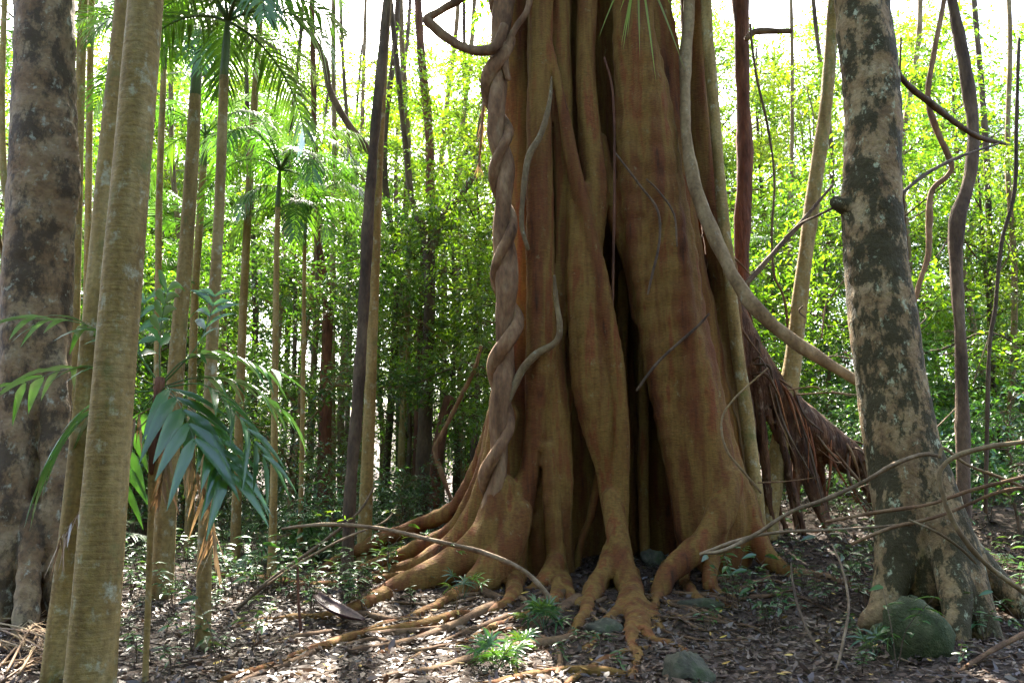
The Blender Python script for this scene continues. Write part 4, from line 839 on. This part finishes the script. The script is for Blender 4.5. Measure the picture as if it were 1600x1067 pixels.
# the small broad-leaved palm in front at the left
def broad_palm():
    Y = 6.7; p, r = tr([(252, 600, 5), (246, 650, 6), (240, 720, 7), (236, 800, 5), (232, 920, 4.5), (227, 1060, 5), (226, 1085, 6)], Y)
    g = gp(p[-1][0], p[-1][1]); p[-1] = g - [0, 0, .05]; t = thing('understorey_palm', 'small palm with broad drooping leaflets on a thin stem beside the thick tan palm trunk', 'palm', g)
    v, f = tube(p, r, 10, 5, .08, 4); mk('stem', v, f, 'palm_bark', t, g)
    v, f = tube(*tr([(250, 590, 6), (247, 640, 8), (241, 700, 8), (237, 740, 5)], Y - .02), 8, 5, .3, 9); mk('leaf_bases', v, f, 'red_bark', t, g)
    F = [([(250, 600), (250, 520), (262, 455)], 0, 5, 62, 15), ([(250, 600), (205, 545), (125, 505), (50, 498)], -.2, 6, 66, 13), ([(248, 605), (190, 580), (110, 576), (35, 600)], .15, 6, 70, 15),
         ([(250, 600), (290, 562), (350, 555), (425, 578)], .1, 7, 62, 13), ([(252, 612), (262, 606), (285, 640), (305, 690)], -.45, 5, 78, 19), ([(255, 605), (320, 602), (372, 650), (412, 715)], -.1, 7, 74, 14),
         ([(245, 610), (190, 618), (130, 655), (82, 718)], -.25, 7, 72, 15), ([(250, 605), (305, 545), (328, 495), (335, 462)], .25, 5, 60, 12), ([(250, 610), (300, 640), (338, 690), (355, 740)], -.3, 6, 76, 16), ([(250, 600), (222, 560), (216, 520), (226, 470)], .2, 5, 56, 12),
         ([(250, 610), (225, 640), (200, 700), (185, 750)], .3, 5, 66, 14), ([(252, 605), (310, 590), (380, 600), (440, 640)], .35, 7, 66, 13)]
    for k, (pl, dY, n, ll, lw) in enumerate(F):
        c = catmull(np.array([P(x, y, Y + dY * i / (len(pl) - 1)) for i, (x, y) in enumerate(pl)]), 6); m_ = mpp(c[0])
        fv = tube(c, np.linspace(.008, .002, len(c)), 6, 1, 0, k); fo = mk('frond', *fv, 'leaf_palm', t, g)
        tg = nrm(np.gradient(c, axis=0)); up = np.array([0, 0, 1.0])
        for j in range(n):
            s_ = .38 + .6 * j / (n - 1); q = np.array([np.interp(s_ * (len(c) - 1), np.arange(len(c)), c[:, i]) for i in range(3)]); d0 = nrm(np.array([np.interp(s_ * (len(c) - 1), np.arange(len(c)), tg[:, i]) for i in range(3)]))
            sd = nrm(np.cross(d0, up)); nn = np.cross(sd, d0)
            for sg in (-1, 1):
                d = d0 * (.55 + .5 * s_) + sd * sg * .9 + RNG.normal(size=3) * .1; l = 1.3 * ll * m_ * RNG.uniform(.8, 1.1) * (1 - .25 * abs(s_ - .65))
                lv = blades(q[None], d[None], (nn + sd * -sg * .2)[None], np.array([l]), np.array([1.15 * lw * m_ * RNG.uniform(.8, 1.2)]), RNG.uniform(.2, .6), 6, (.3, 1, .6), .22); mk('leaflet', *lv, 'leaf_under', fo, g)
    for k, pl in enumerate([[(245, 640), (190, 700), (130, 790), (95, 840)], [(255, 650), (300, 720), (328, 790), (334, 850)], [(250, 640), (262, 700), (250, 770)], [(248, 630), (205, 660), (190, 720)]]):
        c = catmull(np.array([P(x, y, Y - .1) for x, y in pl]), 6); fo = mk('dead_frond', *tube(c, np.linspace(.007, .002, len(c)), 5, 1, 0, k), 'frond_dead', t, g)
        q = c[4::1]; n = len(q); lv = blades(np.vstack([q, q]), np.vstack([np.tile([.3, -.2, -1.0], (n, 1)), np.tile([-.35, .2, -1.0], (n, 1))]) + RNG.normal(size=(2 * n, 3)) * .15, RNG.normal(size=(2 * n, 3)), RNG.uniform(.15, .4, 2 * n), np.full(2 * n, .03), .1, 4); mk('dead_leaflets', *lv, 'frond_dead', fo, g)
broad_palm()

# ------------------------------------------------------------------ sticks, vines and fallen wood, each its own thing
def stick(name, label, pl, Y=None, mat='stick', cat='branch', group=None, sides=8, wob=.12, seed=0, twigs=None, lift=0.01):
    p, r = tr(pl, Y) if Y is not None else gtr(pl, lift); v, f = tube(p, r, sides, 6, wob, seed)
    b = p[np.argmin(p[:, 2])]; t = thing(name, label, cat, b, group); mk('stem', v, f, mat, t, b)
    for (q, qY, qm) in twigs or []:
        a, ar = tr(q, qY); v, f = tube(a, ar, 6, 5, .1, seed + 1); mk('twig', v, f, mat, t, b)
    return t, b
def tuft(t, b, places, Y, mat='leaf_under', n=7, ll=.09):
    for (px, py) in places:
        o = P(px, py, Y); d = uset(n); d[:, 2] = np.abs(d[:, 2]) * .4 - .1; ln = RNG.uniform(.6, 1.2, n) * ll
        mk('foliage', *blades(o + d * .03, d, np.array([0, 0, 1.0]) + RNG.normal(size=(n, 3)) * .4, ln, ln * .36, .2, 4, (.3, 1, .6), .2), mat, t, b)
t, b = stick('fallen_branch', 'long pale arched branch with leaf sprigs leaning over the sunlit roots', [(440, 826, 2), (470, 822, 2.5), (522, 819, 3), (597, 826, 3.2), (672, 843, 3.6), (751, 862, 3.8), (813, 888, 4), (847, 919, 4.2), (865, 945, 4.2)], 9.6)
tuft(t, b, [(520, 800), (505, 806), (540, 812), (610, 800)], 9.6, 'leaf_lime'); tuft(t, b, [(705, 850), (714, 862), (665, 835)], 9.6, 'leaf_under')
t, b = stick('fallen_branch', 'thin straight twig rising from the litter to the arched branch', [(418, 912, 2), (480, 872, 2), (540, 840, 1.8), (600, 815, 1.3), (620, 790, 1)], 9.9); tuft(t, b, [(455, 860), (440, 858), (500, 850)], 9.9)
t, b = stick('bare_sapling', 'thin reddish upright sapling stick topped with a pale leaf sprig', [(465, 885, 2), (466, 930, 2.2), (469, 975, 2.5), (471, 1008, 2.8)], 8.9, 'red_bark', 'sapling'); tuft(t, b, [(462, 882), (450, 895), (445, 888)], 8.9, ll=.1)
stick('fallen_branch', 'long dry branch sloping down through seedlings to the palm litter', [(360, 960, 3), (430, 900, 3), (500, 850, 2.5), (560, 800, 2), (585, 760, 1.5)], 10.2)
stick('fallen_log', 'pale fallen log lying across the floor behind the seedlings', [(350, 838, 6), (400, 842, 7), (450, 845, 7), (500, 838, 5)], None, 'stick', 'log', lift=.04)
VR = [('twisted_vine', 'long pale vine curving over the litter and up past the mossy trunk', [(1096, 864, 3), (1130, 860, 3.2), (1180, 835, 3.2), (1235, 800, 3.2), (1290, 780, 3.5), (1345, 755, 3.5), (1392, 728, 3.5), (1440, 710, 3.2), (1468, 712, 3)], (9.2, 8.2), 'stick'),
      ('twisted_vine', 'straight grey vine low over the litter right of the fig knee root', [(1094, 866, 3), (1150, 845, 2.8), (1210, 832, 2.6), (1290, 828, 2.2), (1380, 822, 2), (1440, 815, 2)], (9.2, 8.4), 'stick'),
      ('looping_vine', 'thick pale looping vine hanging in front of the mossy trunk foot', [(1640, 680, 4), (1600, 690, 4), (1545, 698, 4), (1495, 712, 3.8), (1470, 734, 3.8), (1472, 768, 3.8), (1495, 825, 4), (1540, 880, 4), (1600, 925, 4), (1660, 965, 4)], (7.8, 8.0), 'pale_bark'),
      ('twisted_vine', 'upper dark vine crossing in front of the mossy trunk', [(1290, 815, 2.5), (1370, 800, 3), (1450, 788, 2.6), (1520, 765, 2.8), (1600, 745, 3), (1660, 735, 3)], (8.4, 7.8), 'liana'),
      ('twisted_vine', 'lower brown vine crossing in front of the mossy trunk', [(1330, 850, 2.2), (1390, 825, 3), (1470, 805, 2.4), (1550, 772, 2.6), (1600, 762, 2.8), (1660, 760, 2.8)], (8.3, 7.9), 'liana'),
      ('twisted_vine', 'pale thin vine running right from the mossy trunk at knee height', [(1468, 715, 2.5), (1475, 700, 2.5), (1510, 725, 2.5), (1560, 745, 2.5), (1610, 765, 2.5)], (8.1, 8.2), 'pale_bark'),
      ('twisted_vine', 'green thin stick leaning down on the mossy trunk flare', [(1420, 812, 2), (1465, 832, 2.2), (1500, 856, 2.2), (1525, 880, 2)], (8.0, 8.0), 'pale_bark'),
      ('fallen_branch', 'forked dead stick standing in the litter before the boulder', [(1236, 880, 1.2), (1238, 905, 1.6), (1245, 940, 2), (1262, 985, 2.2), (1290, 1030, 2.4)], (8.6, 7.6), 'dark_bark'),
      ('fallen_branch', 'pale lichened stick rising from the litter beside the seedlings', [(1300, 850, 1.4), (1315, 885, 1.8), (1326, 940, 2), (1320, 990, 2.2), (1304, 1060, 2.4)], (8.3, 7.2), 'stick'),
      ('fallen_branch', 'dark bent stick at the foot of the looping vine', [(1600, 990, 4), (1560, 1010, 4), (1520, 1035, 4), (1485, 1062, 4)], (7.4, 7.0), 'liana'),
      ('hanging_vine', 'thin white twig arching beside the right edge of the fig', [(1190, 770, 2), (1160, 735, 2), (1134, 700, 1.8), (1128, 655, 1.6), (1150, 620, 1.5), (1200, 575, 1.2)], (10.0, 10.2), 'pale_bark')]
for k, (nm, lb, pl, Y, mt) in enumerate(VR):
    t, b = stick(nm, lb, pl, Y, mt, 'vine' if 'vine' in nm else 'branch', None, 8, .14, k)
    if k in (0, 1, 7, 8): tuft(t, b, [(q[0] + RNG.normal() * 14, q[1] + RNG.normal() * 12) for q in pl[2:6]], 8.6, 'leaf_under', 6, .08)
HV = [('hanging_vine', 'curling brown liana hanging beside the crooked tree', [(1478, -60, 4), (1475, 0, 4), (1460, 80, 4), (1450, 150, 4.5), (1462, 200, 4.5), (1486, 255, 4.5), (1480, 275, 4), (1455, 300, 4.5), (1452, 350, 5), (1450, 400, 4.5), (1435, 450, 4), (1425, 520, 3), (1420, 780, 3)], 10.0, 'liana'),
      ('hanging_vine', 'thin dark liana hanging straight at the far edge right of the crooked tree', [(1592, 60, 2.5), (1588, 200, 3), (1585, 300, 3), (1565, 380, 3), (1555, 480, 3), (1545, 560, 3), (1540, 800, 3)], 10.5, 'dark_bark'),
      ('bare_branch', 'dark bare branch reaching from the mossy trunk to the crooked tree', [(1395, 105, 5), (1420, 135, 5), (1450, 158, 5), (1490, 190, 4.5), (1530, 215, 4), (1570, 225, 2.5)], (9.0, 10.6), 'dark_bark'),
      ('bare_branch', 'thin dark twig slanting up right of the mossy trunk', [(1405, 305, 3), (1450, 270, 3), (1500, 245, 2.5), (1560, 225, 1.5)], (8.9, 10.0), 'dark_bark'),
      ('bare_branch', 'short black branch stub sticking out beside the red-brown trunk', [(1165, 62, 4), (1180, 50, 5), (1210, 49, 5), (1236, 49, 4.5)], 13.0, 'dark_bark'),
      ('hanging_vine', 'thin dark vine dropping from the black stub', [(1172, 38, 2), (1176, 80, 2), (1184, 130, 2), (1200, 200, 2), (1210, 280, 1.8), (1206, 360, 1.8), (1210, 430, 2), (1230, 500, 2), (1240, 790, 2)], 12.8, 'dark_bark'),
      ('bare_branch', 'bare brown twig leaning against the slim curved tree', [(1165, 445, 4), (1200, 405, 4), (1250, 350, 3.5), (1300, 290, 2)], 11.4, 'dark_bark'),
      ('bare_branch', 'thin horizontal twig between the slim curved tree and the mossy trunk', [(1225, 372, 1), (1250, 350, 1.5), (1275, 338, 2), (1312, 320, 2.5)], (10.5, 9.0), 'dark_bark'),
      ('hanging_vine', 'thin long vine stem hanging beside the mossy trunk', [(1408, 60, 1.5), (1404, 200, 1.8), (1412, 320, 1.8), (1420, 420, 1.8), (1440, 760, 2)], 9.6, 'liana'),
      ('crooked_branch', 'long crooked dark limb winding through the bright leaves above the young palm', [(590, 250, 7), (560, 215, 6), (535, 180, 6), (515, 140, 5), (508, 100, 5), (490, 60, 4), (468, 35, 3), (450, 5, 2)], 15.0, 'dark_bark'),
      ('crooked_branch', 'mossy dark limb rising right from the dark forked tree', [(672, 400, 7), (690, 345, 7), (715, 310, 6), (738, 275, 6), (745, 230, 4), (752, 180, 3)], 20.0, 'dark_bark'),
      ('hanging_vine', 'curved pale liana swinging between stems left of the fig', [(752, 540, 3), (740, 580, 3.5), (715, 630, 3.5), (690, 680, 4), (680, 705, 4), (690, 740, 4), (705, 780, 3)], 16.0, 'liana'),
      ('leaning_log', 'dark broken trunk leaning in the shade left of the fig', [(703, 620, 8), (692, 660, 9), (682, 720, 9), (678, 790, 10)], 19.0, 'red_bark')]
for k, (nm, lb, pl, Y, mt) in enumerate(HV): stick(nm, lb, pl, Y, mt, 'vine' if 'vine' in nm else ('log' if 'log' in nm else 'branch'), None, 8, .14, k + 30)
# random thin twigs in the tangle at the right
for k in range(26):
    px, py = RNG.uniform(1200, 1600), RNG.uniform(230, 780); Y = RNG.uniform(10.5, 13); a = P(px, py, Y)
    d = np.array([RNG.normal(), RNG.normal() * .4, RNG.normal() * .9]); d = nrm(d) * RNG.uniform(.5, 1.3); e = a + d; e[2] = max(e[2], .5)
    v, f = tube([a, (a + e) / 2 + RNG.normal(size=3) * .08, e], [.004, .010, .012], 6, 5, .1, k); o = mk('bare_twig', v, f, ['dark_bark', 'liana', 'stick'][k % 3], None, e); o.location = [float(c) for c in e]
    tag(o, 'thin bare twig in the tangle beyond the mossy trunk', 'branch', 'bare twigs in the tangle')
# sticks lying on the litter
for k in range(90):
    px, py = RNG.uniform(250, 1590), RNG.uniform(880, 1066); a = G(px, py); th = RNG.uniform(0, 3.14); l = RNG.uniform(.2, .8); d = np.array([math.cos(th), math.sin(th) * .7, 0]) * l
    e = a + d; m_ = (a + e) / 2 + np.append(RNG.normal(size=2) * .06, 0); pts = np.array([a, m_, e]); pts[:, 2] = gh(pts[:, 0], pts[:, 1]) + .025
    v, f = tube(pts, [.004, RNG.uniform(.006, .012), .004], 6, 4, .15, k); o = mk('fallen_stick', v, f, ['stick', 'liana', 'dark_bark'][k % 3], None, a); o.location = [float(c) for c in a]
    tag(o, 'short dry stick lying on the leaf litter', 'stick', 'sticks on the leaf litter')
# dry palm fronds heaped at the left corner
for k in range(16):
    a = G(RNG.uniform(-60, 40), RNG.uniform(985, 1075)); e = G(RNG.uniform(60, 110), RNG.uniform(960, 1050)); pts = np.array([a, (a + e) / 2, e]); pts[:, 2] = gh(pts[:, 0], pts[:, 1]) + .03 + k * .006; pts[1, 2] += .05
    t = thing('dry_frond', 'dry straw coloured palm frond heaped beside the massive trunk', 'palm frond', a, 'dry fronds heaped by the massive trunk'); mk('stalk', *tube(pts, [.012, .009, .004], 6, 5, .1, k), 'frond_dead', t, a)
    n = 14; c = catmull(pts, 8)[3:]; q = c[RNG.integers(0, len(c), n)]; d = nrm(e - a)[None] + RNG.normal(size=(n, 3)) * .25; d[:, 2] *= .3; mk('leaflets', *blades(q, d, np.tile([0, 0, 1.0], (n, 1)), RNG.uniform(.25, .5, n), np.full(n, .02), .05, 3), 'frond_dead', t, a)
# purple-brown palm sheath
g = G(535, 975); tt = np.linspace(0, 1, 9); ang = np.linspace(-1.25, 1.25, 9); pa, pb = P(492, 930, 9.6), P(566, 972, 9.0); ax_ = pb - pa; sd = nrm(np.cross(ax_, [0, 0, 1.0])); up_ = np.cross(sd, nrm(ax_)); V = []
for t_ in tt:
    w = .13 * math.sin(math.pi * (t_ * .86 + .1)) ** .7
    for a in ang: V.append(pa + ax_ * t_ + sd * math.sin(a) * w - up_ * math.cos(a) * w * .8 + up_ * .05)
V = np.array(V); i, j = np.meshgrid(np.arange(8), np.arange(8), indexing='ij'); F = np.stack([i * 9 + j, i * 9 + j + 1, i * 9 + j + 10, i * 9 + j + 9], -1).reshape(-1, 4)
o = mk('palm_sheath', V, F, 'sheath', None, g); o.location = [float(c) for c in g]; tag(o, 'fallen purple-brown palm sheath lying against the tip of the sunlit fig root', 'palm sheath')
sm = o.modifiers.new('thick', 'SOLIDIFY'); sm.thickness = .006
# strappy epiphyte hanging in front of the fig, and the dead tuft left of it
o0 = P(1000, -70, 10.6); t = thing('hanging_epiphyte', 'bright green strap leaves hanging from above in front of the fig', 'plant', o0)
for k, (px, py) in enumerate([(944, 68), (970, 70), (975, 78), (985, 60), (1000, 85), (1018, 108), (1055, 100), (962, 30), (1040, 20)]):
    e = P(px, py, 10.1 + .08 * k % .5); d = e - o0; l = np.linalg.norm(d); mk('strap_leaf', *blades(o0[None] + RNG.normal(size=(1, 3)) * .04, (d + [0, -.2, .25 * l])[None], np.array([[0, -1.0, .3]]), np.array([l]), np.array([.035]), .22, 6, (.6, 1, .6)), 'leaf_lime', t, o0)
v, f = tube([o0, P(1010, -120, 11.0), P(1015, -140, 11.5)], [.03, .04, .05], 8, 4, .1); mk('stem', v, f, 'liana', t, o0)
o0 = P(757, 150, 13); t = thing('dead_frond_tuft', 'pinkish brown dead palm tuft hanging left of the twisted liana', 'palm frond', o0)
v, f = tube([P(790, 90, 13), P(765, 120, 13), o0, P(748, 260, 13)], [.02, .02, .03, .02], 6, 4, .1); mk('stalk', v, f, 'frond_dead', t, o0)
n = 60; q = np.array([P(757 - 9 * u, 150 + 110 * u, 13) for u in RNG.random(n)]); d = np.array([0, 0, -1.0]) + RNG.normal(size=(n, 3)) * .25; mk('dead_leaflets', *blades(q, d, RNG.normal(size=(n, 3)), RNG.uniform(.15, .4, n), np.full(n, .02), .1, 3), 'frond_dead', t, o0)

# ------------------------------------------------------------------ leaf litter
def litter(n, y0, y1, ll, lift=.045):
    y = np.sqrt(RNG.uniform(y0 * y0, y1 * y1, n)); x = RNG.uniform(-.72, .72, n) * (y + .5); z = gh(x, y) + RNG.random(n) * lift
    d = RNG.normal(size=(n, 3)); d[:, 2] *= .25; nm = np.array([0, 0, 1.0]) + RNG.normal(size=(n, 3)) * .35; ln = ll * (.45 + .9 * RNG.random(n) ** 1.6 + (RNG.random(n) > .97) * .7)
    pos = np.column_stack([x, y, z]) ; return blades(pos - nrm(d) * ln[:, None] / 2, d, nm, ln, ln * RNG.uniform(.3, .5, n), RNG.uniform(-.25, .25, n), 3, (.25, 1, .6))
o = mk('leaf_litter', *join([litter(42000, 6.0, 12.5, .085), litter(26000, 12.5, 26, .10)]), 'litter'); o['kind'] = 'stuff'; tag(o, 'brown dry leaf litter covering the forest floor', 'leaf litter')
for k in range(150):
    px, py = RNG.uniform(330, 1600), RNG.uniform(900, 1066); g = G(px, py); ln = RNG.uniform(.06, .11)
    d = RNG.normal(size=(1, 3)); d[0, 2] *= .2; v, f = blades(np.zeros((1, 3)), d, np.array([[0, 0, 1.0]]) + RNG.normal(size=(1, 3)) * .3, np.array([ln]), np.array([ln * .42]), RNG.uniform(-.2, .2), 4, (.25, 1, .6))
    o = mk('fallen_leaf', v, f, 'leaf_fallen_pale'); o.location = (float(g[0]), float(g[1]), float(g[2]) + .05); tag(o, 'single pale or yellowed leaf lying on the dark litter', 'leaf', 'pale fallen leaves on the litter')
#--MORE
